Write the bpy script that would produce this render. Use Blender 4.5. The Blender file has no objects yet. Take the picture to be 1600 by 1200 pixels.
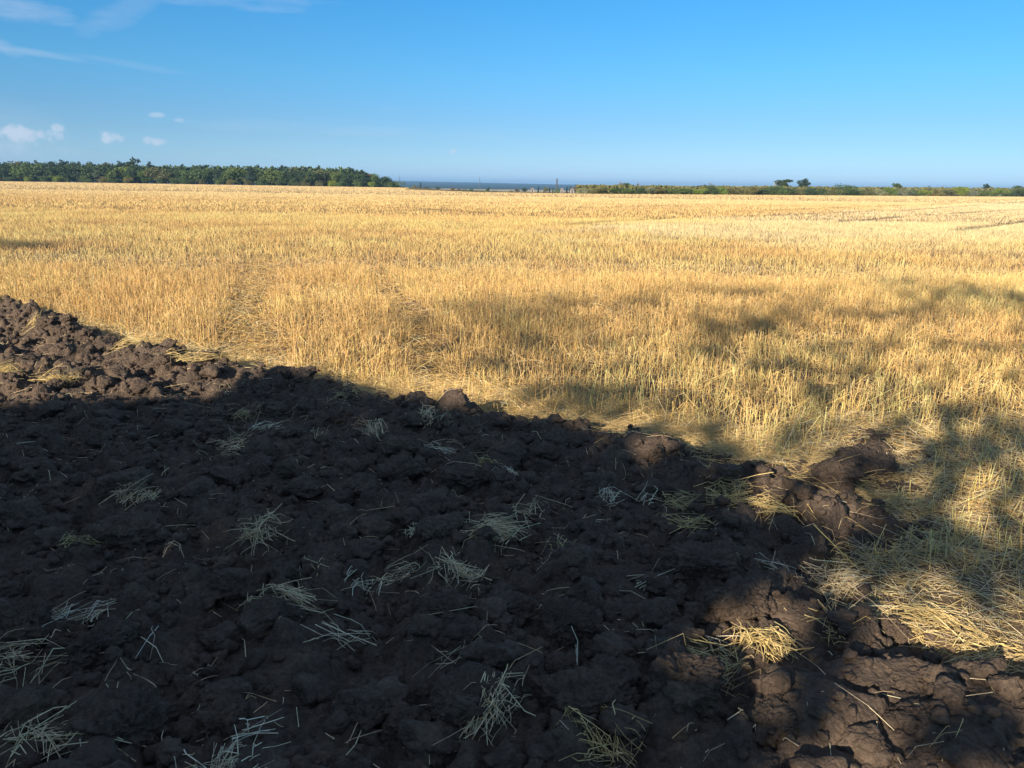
import bpy, bmesh, math, random
import numpy as np
from mathutils import Vector, Matrix

S = bpy.context.scene
COL = S.collection
R = math.radians

# ------------------------------------------------------------------ camera
EYE, FPX, SLOPE, HROW = 1.6, 1200.0, 0.0148, 289.0
PITCH, ROLL = math.atan((600 - HROW) / FPX), math.atan(SLOPE)
_F = Vector((0, math.cos(PITCH), -math.sin(PITCH)))
_U0 = Vector((0, math.sin(PITCH), math.cos(PITCH)))
_R0 = Vector((1, 0, 0))
_R = _R0 * math.cos(ROLL) + _U0 * math.sin(ROLL)
_U = _U0 * math.cos(ROLL) - _R0 * math.sin(ROLL)
cam_d = bpy.data.cameras.new('camera')
cam = bpy.data.objects.new('camera', cam_d)
COL.objects.link(cam)
cam_d.sensor_width = 36.0
cam_d.lens = 36.0 * FPX / 1600.0
cam_d.clip_start = 0.05
cam_d.clip_end = 40000.0
M = Matrix((_R, _U, -_F)).transposed().to_4x4()
M.translation = (0, 0, EYE)
cam.matrix_world = M
S.camera = cam

# ------------------------------------------------------------------ light
SUN_AZ, SUN_EL = R(33), R(21)          # the sun is behind the camera, to its left
SUN_DIR = Vector((-math.sin(SUN_AZ) * math.cos(SUN_EL), -math.cos(SUN_AZ) * math.cos(SUN_EL), math.sin(SUN_EL)))
sun_d = bpy.data.lights.new('sun', 'SUN')
sun_d.energy = 5.0
sun_d.angle = R(0.53)
sun_d.color = (1.0, 0.86, 0.66)
sun = bpy.data.objects.new('sun', sun_d)
COL.objects.link(sun)
sun.rotation_euler = (-SUN_DIR).to_track_quat('-Z', 'Y').to_euler()
S.view_settings.view_transform = 'Standard'
S.view_settings.look = 'None'
S.view_settings.gamma = 1.0
S.view_settings.use_curve_mapping = False
S.view_settings.exposure = 0.67


def ray(px, py):
    d = _F + _R * ((px - 800) / FPX) - _U * ((py - 600) / FPX)
    return d


def ground(px, py, z=0.0):
    """the point of the plane at height z seen at a pixel of the photograph"""
    d = ray(px, py)
    t = (z - EYE) / d.z
    return Vector((d.x * t, d.y * t, z))


world = bpy.data.worlds.new('World')
S.world = world
world.use_nodes = True
WN, WL = world.node_tree.nodes, world.node_tree.links
WN.clear()


def wn(kind, **kw):
    n = WN.new(kind)
    for k, v in kw.items():
        setattr(n, k, v)
    return n


def wmath(op, a, b=None, clamp=False):
    n = wn('ShaderNodeMath', operation=op, use_clamp=clamp)
    for i, v in enumerate((a, b)):
        if v is None:
            continue
        if isinstance(v, (int, float)):
            n.inputs[i].default_value = v
        else:
            WL.new(v, n.inputs[i])
    return n.outputs[0]


def wdot(vec, v):
    n = wn('ShaderNodeVectorMath', operation='DOT_PRODUCT')
    WL.new(vec, n.inputs[0])
    n.inputs[1].default_value = v
    return n.outputs['Value']


sky = wn('ShaderNodeTexSky', sky_type='NISHITA')
sky.sun_disc = False
sky.sun_elevation = SUN_EL
sky.sun_rotation = R(180) + SUN_AZ
sky.altitude = 100
sky.air_density = 1.0
sky.dust_density = 0.0
sky.ozone_density = 2.5
tc = wn('ShaderNodeTexCoord')
DIRV = tc.outputs['Generated']
sep = wn('ShaderNodeSeparateXYZ')
WL.new(DIRV, sep.inputs[0])
tint = wn('ShaderNodeValToRGB')          # sky tint by height: clear blue low down, overhead brightened to fill the shade
STOPS = [(0.0, (.54, .84, 1.68)), (.03, (.53, .82, 1.36)), (.055, (.49, .78, 1.22)), (.08, (.46, .79, 1.20)), (.127, (.40, .90, 1.27)), (.21, (.31, .97, 1.39)), (.5, (2.1, 1.75, 1.5)), (1.0, (2.3, 1.9, 1.58))]
while len(tint.color_ramp.elements) < len(STOPS):
    tint.color_ramp.elements.new(0.5)
for e, (p, c) in zip(tint.color_ramp.elements, STOPS):
    e.position = p
    e.color = (*c, 1)
WL.new(sep.outputs['Z'], tint.inputs[0])
hsv = wn('ShaderNodeVectorMath', operation='MULTIPLY')
WL.new(sky.outputs[0], hsv.inputs[0])
WL.new(tint.outputs[0], hsv.inputs[1])
nz = wn('ShaderNodeTexNoise')
nz.inputs['Scale'].default_value = 62.0
nz.inputs['Detail'].default_value = 6.0
nz.inputs['Roughness'].default_value = 0.62
WL.new(DIRV, nz.inputs['Vector'])
nz2 = wn('ShaderNodeTexNoise')
nz2.inputs['Scale'].default_value = 9.0
nz2.inputs['Detail'].default_value = 5.0
nz2.inputs['Roughness'].default_value = 0.6
mp = wn('ShaderNodeMapping')
mp.inputs['Scale'].default_value = (1.0, 1.0, 5.0)
mp.inputs['Rotation'].default_value = (0, R(-6), 0)
WL.new(DIRV, mp.inputs['Vector'])
WL.new(mp.outputs[0], nz2.inputs['Vector'])


def cloud(px, py, wpx, hpx, amount, rot=0.0, soft=1.0, streak=False, namp=2.4):
    """soft cloud mask around a direction in the sky (half-width, half-height in degrees/21)"""
    c = ray(px, py).normalized()
    e1 = Vector((c.y, -c.x, 0)).normalized()
    e2 = e1.cross(c).normalized()
    if e2.z < 0:
        e2 = -e2
    a = e1 * math.cos(rot) + e2 * math.sin(rot)
    b = e2 * math.cos(rot) - e1 * math.sin(rot)
    u, v = wdot(DIRV, a / (wpx / FPX)), wdot(DIRV, b / (hpx / FPX))
    d2 = wmath('ADD', wmath('MULTIPLY', u, u), wmath('MULTIPLY', v, v))
    n = (nz2 if streak else nz).outputs['Fac']
    s = wmath('ADD', wmath('SUBTRACT', 1.0, d2), wmath('MULTIPLY', wmath('SUBTRACT', n, 0.5), namp * 2))
    front = wmath('GREATER_THAN', wdot(DIRV, c), 0.0)
    s = wmath('MULTIPLY', s, soft, clamp=True)
    return wmath('MULTIPLY', wmath('MULTIPLY', s, front), amount)


masks = [
    cloud(40, 210, 46, 11, 0.75, soft=.9), cloud(10, 222, 40, 18, 0.45, soft=.5), cloud(178, 215, 19, 8, 0.72, soft=1.1), cloud(237, 220, 19, 6, 0.62, soft=1.0),
    cloud(90, 200, 9, 6, 0.6, soft=.9), cloud(244, 180, 12, 4, 0.45, soft=.8), cloud(280, 188, 10, 3, 0.4, soft=.8), cloud(102, 238, 24, 9, 0.3, soft=.5),
    cloud(30, 242, 45, 8, 0.26, soft=.5), cloud(710, 236, 8, 5, 0.55, soft=.9), cloud(612, 170, 16, 4, 0.13, soft=.5), cloud(0, 215, 90, 50, 0.24, soft=.4, streak=True, namp=.8),
    cloud(10, 8, 70, 15, 0.6, rot=-.1, soft=.4, streak=True), cloud(390, 4, 110, 12, 0.5, rot=.03, soft=.4, streak=True),
    cloud(190, 20, 60, 16, 0.28, rot=.5, soft=.4, streak=True), cloud(20, 76, 90, 5, 0.42, rot=-.09, soft=.5, streak=True),
    cloud(0, 70, 26, 9, 0.4, rot=-.35, soft=.5, streak=True), cloud(190, 98, 80, 5, 0.2, rot=-.1, soft=.4, streak=True),
    cloud(560, 205, 260, 10, 0.2, rot=-.02, soft=.4, streak=True), cloud(1130, 300, 620, 60, 0.10, soft=.6, namp=.3),
]
tot = masks[0]
for m_ in masks[1:]:
    tot = wmath('MAXIMUM', tot, m_)
mix = wn('ShaderNodeMix', data_type='RGBA')
WL.new(tot, mix.inputs['Factor'])
WL.new(hsv.outputs[0], mix.inputs['A'])
mix.inputs['B'].default_value = (6.4, 7.2, 8.6, 1)
bg = wn('ShaderNodeBackground')
bg.inputs["Strength"].default_value = 0.0645
WL.new(mix.outputs['Result'], bg.inputs['Color'])
out = wn('ShaderNodeOutputWorld')
WL.new(bg.outputs[0], out.inputs[0])

# ------------------------------------------------------------------ helpers
def H2(ix, iy, seed):
    h = (ix.astype(np.int64) * 374761393 + iy.astype(np.int64) * 668265263 + seed * 974634777) & 0xffffffff
    h = ((h ^ (h >> 13)) * 1274126177) & 0xffffffff
    return ((h ^ (h >> 16)) & 0xffff) / 65535.0


def vnoise(x, y, seed=0):
    x, y = np.asarray(x, float), np.asarray(y, float)
    ix, iy = np.floor(x), np.floor(y)
    fx, fy = x - ix, y - iy
    fx, fy = fx * fx * (3 - 2 * fx), fy * fy * (3 - 2 * fy)
    a, b = H2(ix, iy, seed), H2(ix + 1, iy, seed)
    c, d = H2(ix, iy + 1, seed), H2(ix + 1, iy + 1, seed)
    return (a + (b - a) * fx) * (1 - fy) + (c + (d - c) * fx) * fy - 0.5


def fbm(x, y, octs=4, seed=0, gain=0.5):
    t, a, f = 0.0, 1.0, 1.0
    for o in range(octs):
        ca, sa = math.cos(o * 1.1 + .4), math.sin(o * 1.1 + .4)
        t = t + a * vnoise((x * ca - y * sa) * f + 13.7 * o, (x * sa + y * ca) * f - 7.1 * o, seed + o)
        a *= gain
        f *= 2.03
    return t


def noise3(p, seed=0):
    i = np.floor(p)
    f = p - i
    f = f * f * (3 - 2 * f)
    r = 0
    for dz in (0, 1):
        for dy in (0, 1):
            for dx in (0, 1):
                w = (f[:, 0] if dx else 1 - f[:, 0]) * (f[:, 1] if dy else 1 - f[:, 1]) * (f[:, 2] if dz else 1 - f[:, 2])
                r = r + w * H2(i[:, 0] + dx + 57 * (i[:, 2] + dz), i[:, 1] + dy + 113 * (i[:, 2] + dz), seed)
    return r - 0.5


def sstep(a, b, x):
    t = np.clip((x - a) / (b - a), 0, 1)
    return t * t * (3 - 2 * t)


def in_poly(x, y, poly):
    c = np.zeros(np.shape(x), bool)
    n = len(poly)
    for i in range(n):
        (x0, y0), (x1, y1) = poly[i], poly[(i + 1) % n]
        if y0 == y1:
            continue
        c ^= ((y0 > y) != (y1 > y)) & (x < (x1 - x0) * (y - y0) / (y1 - y0) + x0)
    return c


def line_dist(x, y, pts):
    """distance to an open polyline"""
    best = np.full(np.shape(x), 1e9)
    for (x0, y0), (x1, y1) in zip(pts[:-1], pts[1:]):
        dx, dy = x1 - x0, y1 - y0
        t = np.clip(((x - x0) * dx + (y - y0) * dy) / (dx * dx + dy * dy), 0, 1)
        best = np.minimum(best, np.hypot(x - x0 - t * dx, y - y0 - t * dy))
    return best


def gpts(px_list):
    return [tuple(ground(*p)[:2]) for p in px_list]


def mesh_np(name, v, faces, mat, parent=None, col=None, smooth=False, kind=None):
    """one mesh object from numpy arrays (faces: n x 3 or n x 4)"""
    me = bpy.data.meshes.new(name)
    v = np.ascontiguousarray(v, np.float32)
    faces = np.ascontiguousarray(faces, np.int32)
    n, k = faces.shape
    me.vertices.add(len(v))
    me.vertices.foreach_set('co', v.ravel())
    me.loops.add(n * k)
    me.loops.foreach_set('vertex_index', faces.ravel())
    me.polygons.add(n)
    me.polygons.foreach_set('loop_start', np.arange(0, n * k, k, dtype=np.int32))
    me.polygons.foreach_set('use_smooth', np.full(n, smooth))
    if col is not None:
        at = me.color_attributes.new('Col', 'FLOAT_COLOR', 'POINT')
        c4 = np.ones((len(v), 4), np.float32)
        c4[:, :3] = col
        at.data.foreach_set('color', c4.ravel())
    me.update(calc_edges=True)
    me.materials.append(mat)
    o = bpy.data.objects.new(name, me)
    COL.objects.link(o)
    if parent:
        o.parent = parent
    if kind:
        o['kind'] = kind
    return o


def tag(o, label, cat, group=None, kind=None):
    o['label'] = label
    o['category'] = cat
    if group:
        o['group'] = group
    if kind:
        o['kind'] = kind
    return o


def empty(name, loc, label, cat, group=None):
    o = bpy.data.objects.new(name, None)
    o.empty_display_size = 0.1
    COL.objects.link(o)
    o.location = loc
    return tag(o, label, cat, group)


def prisms(p0, p1, r0, r1, sides=3, flat=1.0, rng=None):
    """thin tapered sticks between points p0 and p1; returns verts, quads"""
    n = len(p0)
    d = p1 - p0
    d = d / (np.linalg.norm(d, axis=1, keepdims=True) + 1e-9)
    ref = np.where(np.abs(d[:, 2:3]) > 0.8, np.array([[1.0, 0, 0]]), np.array([[0, 0, 1.0]]))
    a = np.cross(d, ref)
    a /= np.linalg.norm(a, axis=1, keepdims=True) + 1e-9
    b = np.cross(d, a)
    ph = (rng.random(n) * 6.28)[:, None] if rng is not None else np.zeros((n, 1))
    vs = []
    for pt, r in ((p0, r0), (p1, r1)):
        for k in range(sides):
            an = ph + 2 * math.pi * k / sides
            vs.append(pt + (a * np.cos(an) + b * np.sin(an) * flat) * np.reshape(r, (-1, 1)))
    v = np.stack(vs, 1).reshape(-1, 3)
    base = (np.arange(n) * 2 * sides)[:, None]
    q = []
    for k in range(sides):
        k2 = (k + 1) % sides
        q.append(np.concatenate([base + k, base + k2, base + sides + k2, base + sides + k], 1))
    return v, np.stack(q, 1).reshape(-1, 4)


def quads_at(c, u, w):
    """flat quads centred at c with half-axes u and w"""
    v = np.stack([c - u - w, c + u - w, c + u + w, c - u + w], 1).reshape(-1, 3)
    return v, np.arange(len(c) * 4).reshape(-1, 4)


def rand_frames(rng, n):
    a = rng.normal(size=(n, 3))
    a /= np.linalg.norm(a, axis=1, keepdims=True)
    b = rng.normal(size=(n, 3))
    b -= a * (a * b).sum(1, keepdims=True)
    b /= np.linalg.norm(b, axis=1, keepdims=True)
    return a, b


# ------------------------------------------------------------------ materials
def new_mat(name, rough=0.8, spec=0.3):
    m = bpy.data.materials.new(name)
    m.use_nodes = True
    nt = m.node_tree
    b = nt.nodes['Principled BSDF']
    b.inputs['Roughness'].default_value = rough
    b.inputs['Specular IOR Level'].default_value = spec
    return m, nt, b


def noise_node(nt, scale, detail=4, rough=0.6, vec=None):
    n = nt.nodes.new('ShaderNodeTexNoise')
    n.inputs['Scale'].default_value = scale
    n.inputs['Detail'].default_value = detail
    n.inputs['Roughness'].default_value = rough
    if vec is not None:
        nt.links.new(vec, n.inputs['Vector'])
    return n


def ramp(nt, fac, stops):
    r = nt.nodes.new('ShaderNodeValToRGB')
    while len(r.color_ramp.elements) < len(stops):
        r.color_ramp.elements.new(0.5)
    for e, (p, c) in zip(r.color_ramp.elements, stops):
        e.position = p
        e.color = (*c, 1)
    nt.links.new(fac, r.inputs[0])
    return r.outputs[0]


def mixc(nt, fac, a, b, mode='MIX'):
    n = nt.nodes.new('ShaderNodeMix')
    n.data_type = 'RGBA'
    n.blend_type = mode
    for s, v in (('Factor', fac), ('A', a), ('B', b)):
        if isinstance(v, (int, float)):
            n.inputs[s].default_value = v
        elif isinstance(v, tuple):
            n.inputs[s].default_value = (*v, 1)
        else:
            nt.links.new(v, n.inputs[s])
    return n.outputs['Result']


def bump(nt, bsdf, height, strength, dist):
    n = nt.nodes.new('ShaderNodeBump')
    n.inputs['Strength'].default_value = strength
    n.inputs['Distance'].default_value = dist
    nt.links.new(height, n.inputs['Height'])
    nt.links.new(n.outputs[0], bsdf.inputs['Normal'])


def attr(nt, name='Col'):
    a = nt.nodes.new('ShaderNodeAttribute')
    a.attribute_name = name
    return a.outputs['Color']


def coords(nt):
    return nt.nodes.new('ShaderNodeTexCoord').outputs['Object']


def make_soil_mat(name='soil'):
    m, nt, b = new_mat(name, 0.95, 0.12)
    geo = nt.nodes.new('ShaderNodeNewGeometry').outputs['Position']
    n1 = noise_node(nt, 7.0, 7, 0.68, geo)
    n2 = noise_node(nt, 55.0, 6, 0.7, geo)
    c = ramp(nt, n1.outputs['Fac'], [(0.3, (0.105, 0.081, 0.067)), (0.55, (0.168, 0.126, 0.098)), (0.75, (0.26, 0.19, 0.138))])
    c2 = ramp(nt, n2.outputs['Fac'], [(0.3, (0.62, 0.6, 0.58)), (0.6, (1, 1, 1)), (0.8, (1.25, 1.2, 1.15))])
    nt.links.new(mixc(nt, 1.0, c, c2, 'MULTIPLY'), b.inputs['Base Color'])
    n3 = noise_node(nt, 120.0, 6, 0.75, geo)
    v = nt.nodes.new('ShaderNodeTexVoronoi')
    v.inputs['Scale'].default_value = 70
    nt.links.new(geo, v.inputs['Vector'])
    ad = nt.nodes.new('ShaderNodeMath')
    ad.operation = 'ADD'
    nt.links.new(n3.outputs['Fac'], ad.inputs[0])
    nt.links.new(v.outputs['Distance'], ad.inputs[1])
    n4 = noise_node(nt, 34.0, 5, 0.7, geo)
    sc = nt.nodes.new('ShaderNodeMath')
    sc.operation = 'MULTIPLY_ADD'
    nt.links.new(n4.outputs['Fac'], sc.inputs[0])
    sc.inputs[1].default_value = 2.2
    nt.links.new(ad.outputs[0], sc.inputs[2])
    bump(nt, b, sc.outputs[0], 1.0, 0.009)
    return m


def make_straw_mat(name, rough=0.55, spec=0.35):
    m, nt, b = new_mat(name, rough, spec)
    geo = nt.nodes.new('ShaderNodeNewGeometry').outputs['Position']
    n = noise_node(nt, 60.0, 3, 0.6, geo)
    c = ramp(nt, n.outputs['Fac'], [(0.3, (0.78, 0.74, 0.68)), (0.65, (1.1, 1.1, 1.1))])
    nt.links.new(mixc(nt, 1.0, attr(nt), c, 'MULTIPLY'), b.inputs['Base Color'])
    return m


def make_leaf_mat(name, a, bcol, c, hue_jit=True):
    m, nt, b = new_mat(name, 0.7, 0.2)
    oi = nt.nodes.new('ShaderNodeObjectInfo')
    geo = nt.nodes.new('ShaderNodeNewGeometry').outputs['Position']
    n = noise_node(nt, 0.9, 4, 0.7, geo)
    col = ramp(nt, n.outputs['Fac'], [(0.32, a), (0.52, bcol), (0.7, c)])
    v = ramp(nt, oi.outputs['Random'], [(0.0, (0.75, 0.8, 0.8)), (0.5, (1, 1, 1)), (1.0, (1.3, 1.15, 0.9))])
    nt.links.new(mixc(nt, 1.0, col, v, 'MULTIPLY'), b.inputs['Base Color'])
    return m


def make_bark_mat(name, col):
    m, nt, b = new_mat(name, 0.9, 0.1)
    geo = nt.nodes.new('ShaderNodeNewGeometry').outputs['Position']
    n = noise_node(nt, 6.0, 4, 0.7, geo)
    d = tuple(x * 0.55 for x in col)
    nt.links.new(ramp(nt, n.outputs['Fac'], [(0.35, d), (0.65, col)]), b.inputs['Base Color'])
    return m


SOIL = make_soil_mat()
STRAW = make_straw_mat('straw')
BARK = make_bark_mat('bark', (0.16, 0.12, 0.09))
PALEBARK = make_bark_mat('pale bark', (0.42, 0.38, 0.30))

# ------------------------------------------------------------------ lie of the land
SOIL_EDGE_PX = [(-500, 395), (-200, 430), (0, 476), (60, 487), (110, 506), (165, 530), (250, 552), (330, 566), (400, 582), (450, 590), (520, 610), (600, 624), (690, 640),
                (800, 655), (900, 668), (1000, 672), (1070, 690), (1150, 716), (1230, 738), (1275, 728), (1305, 694), (1350, 676), (1405, 684), (1436, 716), (1400, 752), (1355, 786), (1420, 812), (1480, 815),
                (1440, 850), (1340, 868), (1330, 905), (1370, 945), (1420, 985), (1500, 1010), (1580, 1040), (1700, 1075), (1900, 1120)]
SOIL_EDGE = gpts(SOIL_EDGE_PX)
SOIL_POLY = [(-14, 14)] + SOIL_EDGE + [(4.5, -1.5), (-14, -1.5)]


def soil_sd(x, y):
    """signed distance to the soil's edge, positive inside the ploughed soil"""
    d = line_dist(x, y, SOIL_EDGE)
    return np.where(in_poly(x, y, SOIL_POLY), d, -d)


EDGE_X = np.array([-9000, -600, -220, -39, -30, -8, 18, 206, 600, 9000.])
EDGE_Y = np.array([420, 372, 331, 295, 215, 168, 168, 310, 420, 500.])


def land_z(x, y):
    t = y - np.interp(x, EDGE_X, EDGE_Y)
    z = -3.0 * sstep(0, 260, t) - 5.5 * sstep(200, 1400, t)
    z = z + 0.02 * fbm(x * 0.5, y * 0.5, 3, 5) * sstep(9, 14, np.abs(y) + np.abs(x))
    return z


TRACKS = [(gpts([(400, 620), (385, 540), (385, 480), (400, 430), (418, 405)]), 0.27),
          (gpts([(700, 615), (668, 545), (640, 490), (600, 440), (560, 412), (520, 400)]), 0.17)]
LINES = [gpts([(890, 352), (1040, 343), (1200, 338), (1440, 328), (1600, 316)]), gpts([(1200, 330), (1500, 318)]), gpts([(1300, 349), (1450, 337), (1600, 328)]),
         gpts([(1490, 362), (1600, 348), (1750, 333)]), gpts([(650, 330), (900, 326), (1100, 321)]), gpts([(330, 322), (640, 326), (760, 334)]), gpts([(0, 303), (400, 308), (800, 313)])]
PALE = gpts([(870, 357), (1200, 335), (1600, 314), (1800, 305), (1800, 380), (1600, 378), (1250, 376), (1000, 372)])


def track_mask(x, y):
    m = np.zeros(np.shape(x))
    for pts, w in TRACKS:
        m = np.maximum(m, 1 - sstep(w * 0.75, w * 1.35, line_dist(x, y, pts) + 0.28 * fbm(x * 2.5, y * 2.5, 3, 33)))
    return m * (1 - .85 * sstep(10, 17, y + 2 * fbm(x * 1.5, y * .7, 2, 35)))


def line_mask(x, y):
    m = np.zeros(np.shape(x))
    for pts in LINES:
        m = np.maximum(m, 1 - sstep(0.25, 0.6, line_dist(x, y, pts)))
    return m * (vnoise(x * 0.2, y * 0.2, 44) > -0.2)


GOLD = np.array([0.82, 0.57, 0.215])
BROWN = np.array([0.67, 0.42, 0.155])
PALEC = np.array([0.76, 0.65, 0.42])
GREY = np.array([0.48, 0.42, 0.30])


def field_colour(x, y):
    """the straw's own colour over the field: combine swaths, weathered patches"""
    n1 = fbm(x / 2.5, y / 3.5, 4, 71)
    n2 = fbm(x / 40 + 3, y / 9, 4, 72)
    ca, sa = math.cos(R(38)), math.sin(R(38))
    sw = fbm((x * ca + y * sa) / 90, (-x * sa + y * ca) / 4.0, 3, 73) + 1.3 * sstep(30, 90, y) * fbm(x / 120, y / 11, 3, 75)
    n3 = fbm(x / 0.35, y / 0.6, 3, 74)
    k = np.clip(0.5 + 0.65 * n1 + 0.7 * n2 + 0.5 * sw + .6 * n3, 0, 1)[:, None]
    c = BROWN * (1 - k) + GOLD * k
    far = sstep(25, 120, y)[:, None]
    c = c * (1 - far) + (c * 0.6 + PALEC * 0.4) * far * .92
    jx, jy = 5 * fbm(x / 3, y / 3, 3, 77), 7 * fbm(x / 4, y / 4, 4, 78)
    p = sum(in_poly(x + jx * q, y + jy * q + o, PALE).astype(float) for q, o in ((.4, -1.5), (.8, 0), (1.2, 1.5), (1.6, 3)))[:, None] * 0.13
    return c * (1 - p) + PALEC * .96 * p


# ------------------------------------------------------------------ field sheet
def lines_1d(dense_lo, dense_hi, step, far_lo, far_hi, g=1.13):
    a = list(np.arange(dense_lo, dense_hi + 1e-6, step))
    s, p = step, dense_hi
    while p < far_hi:
        s *= g
        p += s
        a.append(min(p, far_hi))
    s, p = step, dense_lo
    while p > far_lo:
        s *= g
        p -= s
        a.insert(0, max(p, far_lo))
    return np.array(a)


def grid_mesh(xs, ys):
    X, Y = np.meshgrid(xs, ys)
    nx, ny = len(xs), len(ys)
    i = (np.arange(ny - 1)[:, None] * nx + np.arange(nx - 1)[None]).ravel()
    return X.ravel(), Y.ravel(), np.stack([i, i + 1, i + nx + 1, i + nx], 1)


gx, gy = lines_1d(-9, 9, 0.07, -8500, 8500), lines_1d(1, 15, 0.07, -8500, 8500, 1.1)
X, Y, Q = grid_mesh(gx, gy)
sd = soil_sd(X, Y)
near = (1 - sstep(14, 22, Y)) * (1 - sstep(12, 20, np.abs(X)))
Z = land_z(X, Y) + near * (0.028 * fbm(X * 3, Y * 3, 4, 9) - 0.03 * track_mask(X, Y)) - 0.45 * sstep(0.0, 0.5, sd)
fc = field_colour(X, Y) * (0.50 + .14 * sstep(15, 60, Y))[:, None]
t_edge = Y - np.interp(X, EDGE_X, EDGE_Y)
fc = np.where((t_edge > 0)[:, None], np.where((Y > 700)[:, None], np.array([[0.62, 0.50, 0.27]]), np.array([[0.22, 0.17, 0.07]])), fc)
fc = fc * (1 - 0.55 * line_mask(X, Y) * (Y < 300))[:, None]
m, nt, b = new_mat('straw littered ground', 0.95, 0.1)
geo = nt.nodes.new('ShaderNodeNewGeometry').outputs['Position']
n1 = noise_node(nt, 46.0, 6, 0.78, geo)
n2 = noise_node(nt, 6.0, 5, 0.65, geo)
mpn = nt.nodes.new('ShaderNodeMapping')
mpn.inputs['Scale'].default_value = (90, 16, 16)
mpn.inputs['Rotation'].default_value = (0, 0, R(40))
nt.links.new(geo, mpn.inputs['Vector'])
n3 = noise_node(nt, 1.0, 3, 0.6, mpn.outputs[0])
dirt = ramp(nt, n2.outputs['Fac'], [(0.3, (0.13, 0.09, 0.062)), (0.7, (0.24, 0.17, 0.11))])
dist = nt.nodes.new('ShaderNodeSeparateXYZ')
nt.links.new(geo, dist.inputs[0])
mr = nt.nodes.new('ShaderNodeMapRange')
mr.inputs['From Min'].default_value = 12
mr.inputs['From Max'].default_value = 60
nt.links.new(dist.outputs['Y'], mr.inputs['Value'])
fac = ramp(nt, n1.outputs['Fac'], [(0.5, (0, 0, 0)), (0.7, (.8, .8, .8))])
fac2 = mixc(nt, mr.outputs[0], fac, (0.85, 0.85, 0.85))
straw_c = mixc(nt, 1.0, attr(nt), ramp(nt, n3.outputs['Fac'], [(0.3, (0.6, 0.58, 0.55)), (0.7, (1.15, 1.15, 1.1))]), 'MULTIPLY')
nt.links.new(mixc(nt, fac2, dirt, straw_c), b.inputs['Base Color'])
bump(nt, b, n1.outputs['Fac'], 0.8, 0.02)
mesh_np('field', np.stack([X, Y, Z], 1), Q, m, col=fc, smooth=True, kind='structure')
FX, FY, FZ = gx, gy, Z.reshape(len(gy), len(gx))


def bilin(xs, ys, A, x, y):
    ix = np.clip(np.searchsorted(xs, x) - 1, 0, len(xs) - 2)
    iy = np.clip(np.searchsorted(ys, y) - 1, 0, len(ys) - 2)
    fx = np.clip((x - xs[ix]) / (xs[ix + 1] - xs[ix]), 0, 1)
    fy = np.clip((y - ys[iy]) / (ys[iy + 1] - ys[iy]), 0, 1)
    return (A[iy, ix] * (1 - fx) + A[iy, ix + 1] * fx) * (1 - fy) + (A[iy + 1, ix] * (1 - fx) + A[iy + 1, ix + 1] * fx) * fy


# ------------------------------------------------------------------ ploughed soil
rng = np.random.default_rng(7)
sx = np.arange(-9.0, 4.2, 0.0125)
sy = [0.6]
while sy[-1] < 12.5:
    sy.append(sy[-1] + 0.0085 + 0.0016 * max(0, sy[-1] - 2))
sy = np.array(sy)
X, Y, Q = grid_mesh(sx, sy)
sd = soil_sd(X, Y)
sdn = sd + 0.10 * fbm(X * 3, Y * 3, 3, 21)
wav = fbm(X * 0.8, Y * 0.8, 3, 22)
rise = sstep(-0.12, 0.28, sdn)
base = -0.17 + 0.20 * rise + 0.028 * rise * np.cos((sd + 0.25 * wav) * 2 * math.pi / 0.55) * (sd > 0) + 0.05 * wav * rise
base = base + np.clip(0.09 + 0.14 * vnoise(X * 2.2, Y * 2.2, 23), 0, 1) * np.exp(-((sd - 0.28) / 0.2) ** 2) * (1 - sstep(-.6, 1.2, X))
base = base.reshape(len(sy), len(sx))
Hh = base.copy()
SDg = sd.reshape(Hh.shape)
smooth_m = np.zeros_like(Hh)


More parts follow.
